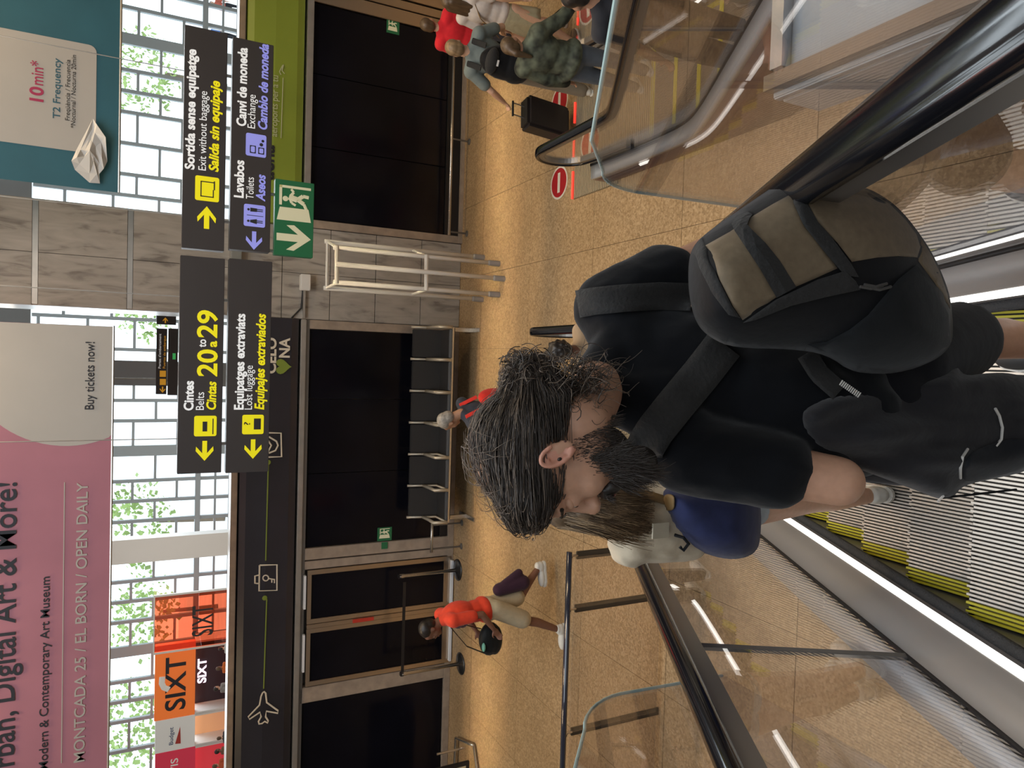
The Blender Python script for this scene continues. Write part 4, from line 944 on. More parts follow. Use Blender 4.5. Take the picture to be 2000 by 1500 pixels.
    def face(s, eyes=True, brow=None):
        R = basis(s.F, s.U); k = s.hs; C = s.J['head']; q = lambda x, y, z: C+R @ (Vector((x, y, z))*k)
        for a in (-1, 1):
            MB().ell(q(a*.031, .0765, .0055), (.0135*k, .0115*k, .0085*k), R).build('eyelid', s.b.data.materials[0], s.t, smooth=True)
            e = MB().ell(q(a*.031, .0775, -.001), (.0115*k, .010*k, .0075*k), R).build('eye', M_EYE, s.t, smooth=True)
            MB().ell(q(a*.031, .0850, -.002), (.005*k, .004*k, .005*k), R, 10, 6).build('iris', M_IRIS, e)
            if brow: MB().tube([q(a*.015, .096, .02), q(a*.032, .092, .026), q(a*.048, .078, .021)], .0035*k, 6).build('eyebrow', brow, s.t)
        MB().ell(q(0, .100, -.063), (.021*k, .006*k, .005*k), R).build('mouth', mat('lips', (0.35, 0.13, 0.10), 0.5), s.t, smooth=True)

def wrinkle(o, amp, fx, fy, fz):
    me = o.data; ns = [v.normal.copy() for v in me.vertices]
    for v, n_ in zip(me.vertices, ns):
        c = v.co; a = 1-abs(noise.noise(Vector((c.x*fx, c.y*fy, c.z*fz))))*2; b = noise.noise(Vector((c.x*fx*2.1+5, c.y*fy*2.1, c.z*fz*2.1)))
        v.co = c+n_*amp*(a*.7+b*.5)
    me.update()

def strand_mesh(strands, r0, name, m, parent, n=3):
    V = []; F = []
    for ps in strands:
        mm = len(ps); b = len(V); prev = None
        for i, p in enumerate(ps):
            t = ps[min(i+1, mm-1)]-ps[max(i-1, 0)]
            if t.length < 1e-9: t = Vector((0, 0, 1))
            t = t.normalized(); a = (prev-t*prev.dot(t)) if prev is not None else t.orthogonal()
            a = a.normalized() if a.length > 1e-6 else t.orthogonal().normalized(); prev = a; c = t.cross(a); r = r0*(1-.7*i/(mm-1))
            for k in range(n): q = 2*PI*k/n; V.append(tuple(p+(a*math.cos(q)+c*math.sin(q))*r))
        for i in range(mm-1):
            for k in range(n): F.append((b+i*n+k, b+i*n+(k+1) % n, b+(i+1)*n+(k+1) % n, b+(i+1)*n+k))
    me = bpy.data.meshes.new(name); me.from_pydata(V, [], F); me.materials.append(m); me.polygons.foreach_set('use_smooth', [True]*len(F))
    o = bpy.data.objects.new(name, me); COL.objects.link(o); o.parent = parent; return tag(o, kind='stuff')

def seglen(p, a, b):
    ax, ay = a; bx_, by = b; dx, dy = bx_-ax, by-ay; L = dx*dx+dy*dy; t = max(0, min(1, ((p[0]-ax)*dx+(p[1]-ay)*dy)/L)) if L else 0
    return math.hypot(p[0]-ax-t*dx, p[1]-ay-t*dy)
def inside(p, poly):
    c = False; n = len(poly)
    for i in range(n):
        a, b = poly[i], poly[i-1]
        if (a[1] > p[1]) != (b[1] > p[1]) and p[0] < (b[0]-a[0])*(p[1]-a[1])/(b[1]-a[1])+a[0]: c = not c
    return c
def smooth_poly(poly, it=2):
    for _ in range(it):
        q = []
        for i in range(len(poly)):
            a, b = poly[i], poly[(i+1) % len(poly)]; q += [(a[0]*.75+b[0]*.25, a[1]*.75+b[1]*.25), (a[0]*.25+b[0]*.75, a[1]*.25+b[1]*.75)]
        poly = q
    return poly
class Relief:      # a stuffed solid: outline given where it stands, real depth on both sides
    def __init__(s, outline, base, T, Rr, back=.3, noise_amp=0, noise_s=30, stretch=(1, 1)):
        s.o = outline; s.base = base; s.T = T; s.R = Rr; s.back = back; s.na = noise_amp; s.ns = noise_s; s.st = stretch
    def h(s, p):
        d = min(seglen(p, s.o[i-1], s.o[i]) for i in range(len(s.o))) if inside(p, s.o) else 0.0
        f = min(1, d/s.R); return s.T*math.sqrt(max(0, 1-(1-f)**2))
    def pt(s, p, off=0.0, side=1):
        hh = s.h(p); n = s.na*noise.noise(Vector((p[0]/s.ns*s.st[0], p[1]/s.ns*s.st[1], 3.1)))*min(1, hh/max(1e-6, s.T*.5)) if s.na else 0
        return P(p[0], p[1], s.base(*p)-(hh+n+off if side > 0 else -hh*s.back))
    def tri(s, poly, step):
        xs = [p[0] for p in poly]; ys = [p[1] for p in poly]; pts = [Vector(p) for p in poly]
        m = []
        x = min(xs); r = 0
        while x < max(xs):
            y = min(ys)+(step/2 if r % 2 else 0); r += 1
            while y < max(ys):
                if inside((x, y), poly) and min(seglen((x, y), poly[i-1], poly[i]) for i in range(len(poly))) > step*.45: m.append(Vector((x, y)))
                y += step
            x += step*.87
        n = len(pts); res = delaunay_2d_cdt(pts+m, [(i, (i+1) % n) for i in range(n)], [tuple(range(n))], 1, 1e-4)
        return [tuple(v) for v in res[0]], res[2]
    def solid(s, name, m, parent, root, step=12, label=None):
        v, f = s.tri(s.o, step); N = len(v); bnd = [min(seglen(p, s.o[i-1], s.o[i]) for i in range(len(s.o))) < .5 for p in v]
        V = [s.pt(p)-root for p in v]; idx = []
        for i, p in enumerate(v):
            if bnd[i]: idx.append(i)
            else: idx.append(len(V)); V.append(s.pt(p, 0, -1)-root)
        F = [tuple(q) for q in f]+[tuple(idx[i] for i in reversed(q)) for q in f]
        return MB().add(V, F).build(name, m, parent, smooth=True, label=label)
    def patch(s, name, m, parent, root, poly, off=.004, step=12, label=None, thick=.006):
        v, f = s.tri(poly, step); N = len(v)
        V = [s.pt(p, off)-root for p in v]+[s.pt(p, off-thick)-root for p in v]; from collections import Counter
        ec = Counter()
        for q in f:
            for i in range(len(q)): ec[tuple(sorted((q[i-1], q[i])))] += 1
        F = [tuple(q) for q in f]+[tuple(i+N for i in reversed(q)) for q in f]+[(a, b, b+N, a+N) for (a, b), c in ec.items() if c == 1]
        return MB().add(V, F).build(name, m, parent, smooth=True, label=label)
def bvh_of(objs):
    V = []; F = []
    for o in objs:
        b = len(V); off = Vector((0, 0, 0)); q = o
        while q is not None: off += q.location; q = q.parent
        V += [v.co+off for v in o.data.vertices]; F += [tuple(b+i for i in p.vertices) for p in o.data.polygons]
    return BVHTree.FromPolygons(V, F)
def hit(bv, x, y):
    d = Vector(ray(x, y)); L = d.length; r = bv.ray_cast(Vector(CAM), d/L, 20)
    return (r[0], r[1]) if r[0] is not None else (None, None)
def ribbon(bv, pts, wpx, name, m, parent, root, off=.004, thick=.004, n=26, dflt=1.4):
    pts = [Vector(p) for p in pts]; cum = [0]
    for a, b in zip(pts, pts[1:]): cum.append(cum[-1]+(b-a).length)
    V = []; F = []; lastd = dflt
    def at(s_):
        for i in range(len(pts)-1):
            if s_ <= cum[i+1] or i == len(pts)-2: return pts[i].lerp(pts[i+1], (s_-cum[i])/(cum[i+1]-cum[i])), (pts[i+1]-pts[i]).normalized()
    K_ = 5; rows = []
    for j in range(n+1):
        c, t = at(cum[-1]*j/n); p = Vector((-t.y, t.x)); row = []
        for q in range(K_):
            x = c+p*wpx*(q/(K_-1)-.5); h, nn = hit(bv, x.x, x.y)
            d = (h-Vector(CAM)).dot(Vector(FW)) if h is not None else lastd
            if h is not None: lastd = d
            row.append([x, d])
        rows.append(row)
    for it in range(3):
        for j in range(1, n):
            for q in range(K_): rows[j][q][1] = (rows[j-1][q][1]+rows[j][q][1]*2+rows[j+1][q][1])/4
    for side in (0, 1):
        for row in rows:
            for x, d in row: V.append(P(x.x, x.y, d-off-(thick if side == 0 else 0))-root)
    M_ = (n+1)*K_
    for j in range(n):
        for q in range(K_-1):
            a = j*K_+q; F.append((a, a+1, a+K_+1, a+K_)); F.append((M_+a, M_+a+K_, M_+a+K_+1, M_+a+1))
        for a in (j*K_, j*K_+K_-1): F.append((a, a+K_, M_+a+K_, M_+a))
    F.append(tuple(range(K_))+tuple(M_+i for i in reversed(range(K_)))); e = n*K_; F.append(tuple(e+i for i in range(K_))+tuple(M_+e+i for i in reversed(range(K_))))
    return MB().add(V, F).build(name, m, parent, smooth=True)
# ------------------------------------------------------------------ the bearded man
def tread(Y):
    k = math.floor((Y-1.018)/PITCH); return nose(1.018+PITCH*(k+1))
m_root = Vector((-0.02, 1.10, tread(1.10)))
man = Fig('person', 'bearded dark-haired man in a black t-shirt looking down, standing on the escalator', m_root, 1.80, 0.45)
CH = P(1074, 884, 1.24)
shL = PZ(1338, 884, 3.46); shR = PZ(1192, 602, 3.50); nk = PZ(1168, 752, 3.585)
man.world(head=CH, shL=shL, shR=shR, neck=nk, chest=(shL+shR)/2+Vector((.0, -.02, -.13)), belly=PZ(1540, 785, 3.22), pelvis=PZ(1690, 780, 3.02),
          elL=P(1638, 940, 1.365), wrL=P(1440, 905, 1.60), elR=P(1375, 505, 1.66), wrR=P(1465, 470, 1.80),
          hipL=PZ(1750, 850, 2.98), hipR=PZ(1740, 715, 2.98), knR=PZ(1880, 662, 2.56), knL=PZ(1905, 835, 2.56))
for q in 'RL':
    kn = man.J['kn'+q]+m_root; man.world(**{'an'+q: (kn.x, kn.y-.02, tread(kn.y)+.085)})
    man.fd[q] = Vector((-.2, 1, 0)).normalized()
e1, e2, e3 = Vector(RT), Vector(DN), Vector(FW)
man.F = (e1*-.96+e2*.44+e3*.09).normalized(); man.U = (e1*-.46+e2*-.85+e3*-.02).normalized(); man.hs = 1.10
man.facing = (man.Rz @ Vector((0, 1, 0)))
man.am = 1.22
mb_ = man.body(SK1, voxel=.006, it=5)
KB = cloth('black_jersey', (0.0045, 0.005, 0.0065), bump=0.5, scale=9, sheen=0.12)
tee = man.shirt(KB, sleeve=.57, g=.016, voxel=.009, it=8, name='t_shirt')
wrinkle(tee, .006, 14, 14, 6)
sho = man.pants(cloth('black_shorts', (0.006, 0.006, 0.008)), frac=.92, g=.02, name='shorts', flare=.012)
man.shoes(M_SHOEB)
bv = bvh_of([mb_, tee])
RH = basis(man.F, man.U); hk = man.hs
hq = lambda x, y, z: CH+RH @ (Vector((x, y, z))*hk)
hl = lambda x, y, z: hq(x, y, z)-m_root
man.face(brow=M_HAIRK)
# ear on the near side: rim, bowl, lobe
b = MB(); c0 = hl(-.080, -.006, -.004)
ex_, ey_, ez_ = RH.col[0], RH.col[1], RH.col[2]
rim = [c0+(ey_*(.014*math.cos(a)-.004)+ez_*(.025*math.sin(a)))*hk-ex_*(.008+.003*math.sin(a)) for a in [math.radians(d) for d in range(-100, 200, 20)]]
b.tube(rim, [.0042]*len(rim), 8)
inner = [c0+(ey_*(.007*math.cos(a)+.001)+ez_*(.014*math.sin(a)+.002))*hk-ex_*.007 for a in [math.radians(d) for d in range(-70, 150, 20)]]
b.tube(inner, .0032, 6); b.ell(c0-ez_*.023*hk-ex_*.004, (.004, .007, .008), RH); b.ell(c0+ex_*.001, (.005, .015*hk, .023*hk), RH)
b.blob('ear', skinmat('ear_skin', (0.60, 0.28, 0.19)), man.t, .0028, 3)
MB().ell(c0+ey_*.004-ex_*.0085-ez_*.002, (.002, .003, .004), RH).build('ear_hole', M_IRIS, man.t)
# hair cap
b = MB(); E_ = lambda c, r: b.ell(hl(*c), [a*hk for a in r], RH)
E_((0, -.014, .040), (.080, .098, .074)); E_((0, -.056, .012), (.076, .058, .062)); E_((0, .060, .070), (.058, .046, .040)); E_((-.045, .035, .060), (.038, .050, .040))
E_((.045, .035, .060), (.040, .050, .045)); E_((0, -.118, -.018), (.038, .034, .038)); E_((0, -.078, -.025), (.060, .034, .045))
hair = b.blob('hair', M_HAIRK, man.t, .006, 3)
random.seed(21)
hb = bvh_of([hair]); ctr = hq(0, -.03, .02); bun = hq(0, -.118, -.018)
M_STR = mat('hair_strand', (0.045, 0.032, 0.024), 0.38, spec=0.6)
M_STL = mat('hair_strand_light', (0.17, 0.125, 0.09), 0.36, spec=0.6)
def onhair(p, up=.002):
    d = (p-ctr).normalized(); r = hb.ray_cast(ctr+d*.35, -d, .5)
    return (r[0]+d*up) if r[0] is not None else p
st = []; st2 = []
hv = [v.co+m_root for v in hair.data.vertices]
for i in range(2600):
    p = random.choice(hv); l = RH.transposed() @ (p-CH)/hk
    if l.y < -.085: continue
    p = p+(p-ctr).normalized()*.001; ps = []
    jx = Vector([random.gauss(0, .004) for _ in range(3)]); wv = random.uniform(0, 6); L = min(1, random.uniform(.5, 1.0)); lift = .001+.006*random.random()*(i % 4 == 0)
    for j in range(9):
        f = j/8*L; q = p.lerp(bun, f); q = onhair(q, .0012+lift); q = q+jx*math.sin(f*PI)+RH.col[0]*.0028*math.sin(f*11+wv)+RH.col[2]*.002*math.cos(f*9+wv); ps.append(q-m_root)
    (st2 if i % 6 == 0 else st).append(ps)
def curl(c, r, turns, drop, rad):
    a0 = random.uniform(0, 6.3); ax = Vector([random.gauss(0, 1) for _ in range(3)]).normalized(); x = ax.orthogonal().normalized(); y = ax.cross(x); o = []
    for j in range(14):
        f = j/13; a = a0+turns*2*PI*f; o.append(c+(x*math.cos(a)+y*math.sin(a))*rad*(1-.3*f)+ax*(f-.5)*r+drop*f-m_root)
    return o
for i in range(420):
    v = Vector([random.gauss(0, 1) for _ in range(3)]).normalized()*.038; c = bun+v+RH.col[1]*-.006
    (st2 if i % 2 == 0 else st).append(curl(c, .03, random.uniform(.6, 1.6), Vector((0, 0, 0)), random.uniform(.008, .018)))
nape = hq(-.01, -.085, -.06)
for i in range(240):
    c = nape+Vector([random.gauss(0, .024) for _ in range(3)]); (st2 if i % 2 == 0 else st).append(curl(c, .02, random.uniform(.8, 1.8), e1*random.uniform(.0, .03)+e2*random.uniform(.0, .08)-e3*.01, random.uniform(.010, .018)))
for i in range(90):     # flyaways on the crown
    a = random.uniform(-1.4, 1.4); p = onhair(hq(.09*math.sin(a), random.uniform(-.08, .10), .05+.1*math.cos(a)), .0); n_ = (p-ctr).normalized(); t_ = Vector([random.gauss(0, 1) for _ in range(3)]); t_ = (t_-n_*t_.dot(n_)).normalized()
    st2.append([p+n_*.018*math.sin(f/5*PI)*random.uniform(.6, 1)+t_*.012*f-m_root for f in range(6)])
strand_mesh(st, .0011, 'hair_strands', M_STR, man.t); strand_mesh(st2, .0009, 'hair_strands', M_STL, man.t)
# beard and moustache
b = MB(); E_((0, .048, -.094), (.047, .050, .028)); E_((0, .076, -.118), (.030, .030, .034)); E_((0, .094, -.050), (.028, .013, .008)); E_((-.026, .084, -.064), (.012, .014, .018)); E_((.026, .084, -.064), (.012, .014, .018))
beard = b.blob('beard', M_HAIRK, man.t, .005, 3)
st = []
for i in range(2300):
    a = random.uniform(-1.75, 1.5); z = -.050-.055*random.random()-.02*math.cos(a); r = .062
    p = hq(.064*math.sin(a), .03+.062*math.cos(a), z); d = (RH.col[1]*(.45*math.cos(a)+.1)+RH.col[0]*math.sin(a)*.35-RH.col[2]*.95+Vector([random.gauss(0, .22) for _ in range(3)])).normalized()
    L = random.uniform(.015, .045)*(.6+.5*math.cos(a)); bend = Vector([random.gauss(0, .3) for _ in range(3)])
    st.append([p-m_root+d*L*f/4+bend*L*(f/4)**2*.4 for f in range(5)])
for i in range(320):
    sx_ = random.choice((-1, 1)); p = hq(sx_*random.uniform(.002, .03), .100-.01*random.random(), -.050); d = (RH.col[0]*sx_*.8-RH.col[2]*.7+RH.col[1]*.3+Vector([random.gauss(0, .2) for _ in range(3)])).normalized()
    st.append([p-m_root+d*.006*f for f in range(4)])
strand_mesh(st, .0008, 'beard_strands', M_STR, man.t)
st = []
for i in range(1700):    # sideburn, cheek and jaw
    yy0 = random.uniform(-.012, .085); zz0 = random.uniform(-.115, -.012)
    if zz0 > -.035-.6*max(0, yy0-.012)+random.gauss(0, .006): continue
    p = hq(-.074, yy0, zz0); r = bvh_of  # placed on the skin below
    d0 = RH.col[0]; rr = bv.ray_cast(p-d0*.06, d0, .16)
    if rr[0] is None: continue
    d = (RH.col[1]*.3-RH.col[2]*.9-RH.col[0]*.25+Vector([random.gauss(0, .2) for _ in range(3)])).normalized(); L = random.uniform(.004, .010)+max(0, -.05-zz0)*.25
    st.append([rr[0]-m_root+d*L*f/2 for f in range(3)])
strand_mesh(st, .0006, 'stubble', M_STR, man.t)
# moles on the neck
for x, y in ((1101, 845), (1104, 862)):
    h_, n_ = hit(bv, x, y)
    if h_ is not None: MB().ell(h_-m_root, (.0022,)*3, n=8, m=6).build('mole', mat('mole', (0.10, 0.04, 0.03), 0.6), man.t)

# ---- backpack
W_BLK = cloth('black_nylon', (0.008, 0.008, 0.009), bump=0.12, scale=40, rough=0.6); W_GREY = cloth('taupe_canvas', (0.165, 0.122, 0.075), bump=0.10, scale=60, rough=0.62, var=0.12)
W_WEB = cloth('webbing', (0.030, 0.029, 0.028), bump=0.3, scale=120, rough=0.75)
s_ = lambda pts: [(1300+a/2.857, 300+b_/2.857) for a, b_ in pts]
out = smooth_poly(s_([(125, 640), (140, 540), (200, 460), (430, 300), (660, 145), (740, 108), (850, 130), (960, 160), (1060, 170), (1180, 215), (1300, 300), (1400, 420), (1480, 540), (1540, 660), (1590, 800), (1605, 950), (1600, 1070), (1500, 1160), (1300, 1230), (1050, 1230), (900, 1120), (700, 1090), (380, 1085), (250, 1030), (170, 950), (130, 800)]), 2)
base = lambda x, y: 1.335+(x-1400)*.00022+(y-600)*.00010
rl = Relief(out, base, .165, 105, back=.25)
br = P(1600, 560, 1.30); bag = thing('backpack', 'black and taupe backpack with webbing straps on the bearded man\'s back', 'backpack', br)
rl.solid('main_body', W_BLK, bag, br, 11)
tp1 = s_([(222, 512), (360, 435), (470, 358), (600, 280), (706, 222), (740, 330), (830, 450), (960, 640), (850, 690), (730, 742), (620, 800), (430, 930), (375, 850), (300, 700)])
tp2 = s_([(762, 182), (900, 170), (1000, 165), (1130, 205), (1250, 280), (1340, 370), (1400, 450), (1422, 520), (1405, 580), (1300, 572), (1180, 580), (1040, 604), (960, 500), (850, 380), (790, 270)])
tp3 = s_([(1425, 470), (1480, 560), (1530, 660), (1575, 790), (1590, 870), (1500, 720), (1410, 600)])
for q in (tp1, tp2, tp3): rl.patch('front_panel', W_GREY, bag, br, q, .004, 11, 'taupe canvas panel')
rl.patch('webbing_band', W_WEB, bag, br, s_([(665, 150), (740, 120), (775, 250), (850, 380), (930, 470), (1040, 620), (1080, 690), (1000, 680), (880, 540), (770, 400), (720, 290)]), .009, 10)
rl.patch('top_trim', W_WEB, bag, br, s_([(150, 545), (200, 470), (225, 520), (290, 690), (370, 850), (420, 920), (350, 900), (260, 780), (190, 640)]), .006, 10)
rl.patch('zip_cover', W_WEB, bag, br, s_([(430, 945), (620, 812), (850, 702), (1000, 655), (1060, 710), (1090, 760), (900, 800), (700, 850), (500, 930)]), .010, 10)
rl.patch('side_pocket', cloth('pocket_nylon', (0.011, 0.012, 0.013), bump=.15, scale=30), bag, br, s_([(790, 1065), (900, 1050), (1030, 980), (1130, 900), (1215, 800), (1300, 700), (1400, 620), (1500, 740), (1580, 900), (1590, 1060), (1480, 1150), (1300, 1215), (1060, 1215), (900, 1110)]), .014, 12)
# carry handle: an arched loop of webbing
hp = s_([(420, 470), (395, 420), (430, 350), (480, 380)]); V = []
a_ = [rl.pt(p, o) for p, o in zip(s_([(600, 820), (560, 700), (500, 560), (430, 430), (395, 380), (430, 335), (478, 330)]), (.008, .01, .014, .022, .03, .022, .006))]
hl_ = MB(); pr_ = rl
lefts = s_([(620, 805), (525, 640), (445, 520), (385, 430), (368, 390), (395, 345), (455, 322)]); rights = s_([(730, 745), (640, 600), (560, 500), (478, 420), (455, 395), (468, 360), (485, 338)])
n = len(lefts); V = []
for k_, th in ((0, 0), (1, .004)):
    for (p, q, o) in zip(lefts, rights, (.008, .010, .012, .016, .020, .016, .006)): V += [rl.pt(p, o-th)-br, rl.pt(((p[0]+q[0])/2, (p[1]+q[1])/2), o+.004-th)-br, rl.pt(q, o-th)-br]
F = []
for i in range(n-1):
    for k_ in range(2):
        a = i*3+k_; F += [(a, a+1, a+4, a+3), (3*n+a, 3*n+a+3, 3*n+a+4, 3*n+a+1)]
    for a in (i*3, i*3+2): F.append((a, a+3, 3*n+a+3, 3*n+a))
F += [(0, 1, 2, 3*n+2, 3*n+1, 3*n), (3*n-3, 3*n-2, 3*n-1, 6*n-1, 6*n-2, 6*n-3)]
MB().add(V, F).build('carry_handle', W_WEB, bag, smooth=False)
# zip pull, loops
for x, y in ((1688, 556), (1696, 562), (1680, 560)): MB().tube([rl.pt((x, y), .02)-br, rl.pt((x+22, y+4), .022)-br, rl.pt((x+44, y-2), .018)-br], .0028, 6).build('zip_pull', mat('cord', (0.06, 0.055, 0.05), 0.6), bag)
pt_ = [P(x, y, 1.30)-br for x, y in ((1640, 357), (1632, 350), (1627, 340), (1631, 330), (1637, 331))]; MB().tube(pt_, .004, 6).build('cord_end', W_BLK, bag)
bvs = bvh_of([tee])
ribbon(bvs, [(1350, 580), (1290, 578), (1220, 582), (1160, 588), (1128, 594)], 54, 'shoulder_strap', W_WEB, bag, br, .004, .008)
ribbon(bvs, [(1415, 672), (1370, 730), (1320, 790), (1280, 840), (1258, 876), (1256, 890)], 76, 'shoulder_strap', W_WEB, bag, br, .004, .008)
ribbon(bvs, [(1575, 690), (1600, 730), (1640, 765)], 40, 'lower_strap', W_WEB, bag, br, .02, .004, 10, 1.38)
for i in range(11):
    f = i/10; x = 1643+f*35; y = 748+f*24
    MB().tube([P(x-3, y+4, 1.33)-br, P(x+3, y-5, 1.33)-br], .0014, 5).build('strap_tooth', mat('pale_plastic', (0.55, 0.53, 0.48), 0.5), bag)

# ---- dark jacket hanging from his left side
jo = smooth_poly([(1560, 800), (1600, 775), (1678, 764), (1740, 752), (1800, 738), (1850, 716), (1872, 708), (1880, 735), (1930, 728), (1975, 728), (2030, 745), (2060, 830), (2040, 905), (1990, 925), (1940, 935), (1880, 948), (1862, 972), (1835, 976), (1790, 958), (1720, 932), (1670, 914), (1615, 890), (1570, 850)], 2)
jb = lambda x, y: 1.405+(x-1600)*.00045
W_JK = cloth('charcoal_fleece', (0.020, 0.019, 0.021), bump=.4, scale=18, sheen=.15)
jk = Relief(jo, jb, .10, 60, back=.6, noise_amp=.045, noise_s=46, stretch=(.35, 1))
jr = P(1750, 850, 1.52); ja = thing('jacket', 'charcoal jacket with white piping hanging at the bearded man\'s hip', 'jacket', jr)
jk.solid('cloth', W_JK, ja, jr, 9)
WP = mat('white_piping', (0.6, 0.58, 0.54), 0.5)
for ps in ([(1944, 798), (1952, 812), (1958, 835), (1956, 858), (1945, 872)], [(1890, 877), (1880, 892), (1876, 915), (1876, 934)], [(1842, 969), (1834, 977), (1832, 980)]):
    MB().tube([jk.pt(p, .004)-jr for p in ps], .0028, 6).build('piping', WP, ja)
MB().tube([P(1842, 972, 1.50)-jr, P(1900, 966, 1.53)-jr, P(1985, 956, 1.55)-jr], .0025, 6).build('drawcord', W_BLK, ja)
dk = smooth_poly([(1895, 880), (1990, 850), (2030, 880), (2010, 910), (1960, 928), (1880, 945), (1882, 915)], 2)
jk.patch('lining', cloth('black_lining', (0.012, 0.013, 0.016)), ja, jr, dk, .006, 9)

# ---- phone at his chest
ph = P(1285, 893, 1.60); pn = thing('phone', 'mobile phone with a pale pink screen held below the man\'s beard', 'phone', ph)
o = MB().prism(rpoly(-.036, .036, -.075, .075, .012), (0, 0, 0), (1, 0, 0), (0, 0, 1), (0, 1, 0), .009).build('case', M_BLK, pn)
s2_ = MB().prism(rpoly(-.032, .032, -.070, .070, .009), (0, -.0012, 0), (1, 0, 0), (0, 0, 1), (0, 1, 0), .0012).build('screen', mat('phone_screen', (0.5, 0.4, 0.5), 0.3, emit=(0.75, 0.6, 0.75), estr=0.7), pn)
Rm = Matrix((e1*1.0, -e3, -e2)).transposed()
pn.rotation_euler = (math.radians(-35), math.radians(28), math.radians(20))
# ------------------------------------------------------------------ the woman just below him
wr_ = Vector((-0.50, 2.02, tread(2.02)))
wo = Fig('person', 'woman with long brown hair and cream blouse on the escalator, facing away', wr_, 1.62, 0.15)
hd = P(1128, 985, 2.45); dz = Vector((0, 0, 0))
wo.world(head=hd, neck=P(1192, 1000, 2.50), shL=P(1232, 1064, 2.45), shR=P(1240, 930, 2.55), chest=P(1296, 1002, 2.52), belly=P(1385, 985, 2.62), pelvis=P(1430, 970, 2.68),
         elL=P(1350, 1062, 2.52), wrL=P(1300, 1030, 2.82), elR=P(1390, 915, 2.70), wrR=P(1380, 930, 2.9), hipL=P(1460, 990, 2.70), hipR=P(1460, 930, 2.72), knL=P(1580, 978, 2.82), knR=P(1580, 925, 2.85))
for q in 'LR':
    kn = wo.J['kn'+q]+wr_; wo.world(**{'an'+q: (kn.x, kn.y, tread(kn.y)+.075)})
wo.F = Vector((-.1, 1, -.35)).normalized(); wo.U = Vector((-.15, .35, 1)).normalized(); wo.hs = .95
SKW = skinmat('skin_fair', (0.70, 0.42, 0.29)); wbody = wo.body(SKW, voxel=.009)
blo = wo.shirt(cloth('cream_blouse', (0.60, 0.50, 0.36), bump=.8, scale=10, var=.05), sleeve=1.25, g=.022, name='blouse', it=5, loose=.01)
wrinkle(blo, .007, 22, 22, 8)
wo.pants(cloth('pale_denim', (0.42, 0.47, 0.52)), frac=.12, g=.008, name='shorts', flare=.004); wo.shoes(M_SHOEW); wo.face(brow=M_HAIRB)
wh = wo.hair(M_HAIRB, 'short'); random.seed(5); st = []; st2 = []
b = MB(); b.cap(P(1150, 985, 2.36)-wr_, P(1215, 1010, 2.36)-wr_, .07, .05); b.cap(P(1215, 1010, 2.36)-wr_, P(1262, 1030, 2.38)-wr_, .045, .02); b.cap(P(1160, 975, 2.40)-wr_, P(1235, 975, 2.40)-wr_, .06, .03)
b.blob('long_hair', M_HAIRB, wo.t, .008, 3)
for i in range(900):
    u = random.uniform(-1, 1); x0, y0 = 1085+random.uniform(0, 50), 985+u*48; x1, y1 = 1215+random.uniform(0, 65), 1005+u*48+random.gauss(0, 10); dd = 2.34+.05*u*u; ps = []; w0 = random.uniform(0, 6); am = random.uniform(1, 6)
    for j in range(10):
        f = j/9; ps.append(P(x0+(x1-x0)*f, y0+(y1-y0)*f+am*math.sin(f*7+w0)*f, dd-.05*math.sin(f*2.4)+random.gauss(0, .0015))-wr_)
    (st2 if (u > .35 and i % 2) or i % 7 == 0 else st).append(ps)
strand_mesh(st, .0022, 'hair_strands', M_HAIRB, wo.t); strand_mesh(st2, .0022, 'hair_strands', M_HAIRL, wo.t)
# navy rucksack
no = smooth_poly([(1292, 955), (1330, 945), (1400, 940), (1470, 950), (1487, 985), (1486, 1050), (1478, 1078), (1450, 1092), (1410, 1092), (1360, 1075), (1322, 1040), (1305, 1010), (1296, 985)], 2)
nr = P(1390, 1015, 2.4); nb_ = thing('backpack', 'navy blue backpack with a brown leather tab, carried by the woman ahead', 'backpack', nr)
nav = cloth('navy_canvas', (0.022, 0.028, 0.085), bump=.25, scale=22, var=.12)
nl = Relief(no, lambda x, y: 2.50+(x-1390)*.0006, .20, 62, back=.4, noise_amp=.02, noise_s=60, stretch=(.5, 1)); nl.solid('main_body', nav, nb_, nr, 8)
nl.patch('leather_tab', mat('brown_leather', (0.17, 0.10, 0.035), 0.6, bump=.2, scale=60), nb_, nr, smooth_poly([(1296, 965), (1316, 965), (1318, 981), (1316, 997), (1300, 998), (1296, 985)], 2), .012, 5, None, .01)
bvw = bvh_of([blo]); 
ribbon(bvw, [(1302, 978), (1270, 968), (1240, 962), (1222, 950)], 17, 'shoulder_strap', mat('brown_leather'), nb_, nr, .008, .008, 14, 2.45)
MB().tube([P(1318, 1045, 2.36)-nr, P(1335, 1050, 2.34)-nr, P(1345, 1062, 2.35)-nr, P(1335, 1075, 2.36)-nr, P(1328, 1068, 2.36)-nr], .006, 6).build('strap_loop', mat('black_nylon'), nb_)
MB().box((0, 0, 0), (.05, .006, .065)).build('cloth_tab', cloth('cream_tab', (0.5, 0.44, 0.33)), wo.t).location = P(1290, 1036, 2.33)-wr_

# curly-haired person at the foot of the escalator
f = Fig('person', 'person with black curly hair and tan top at the foot of the escalator', (0.10, 4.72, tread(4.72)), 1.60, 0.3); f.body(SK3); f.shirt(cloth('tan_top', (0.42, 0.30, 0.19)), 1.5); f.pants(cloth('dark_trousers', (0.03, 0.03, 0.035))); f.shoes(M_SHOEW); f.hair(M_HAIRK, 'curly')
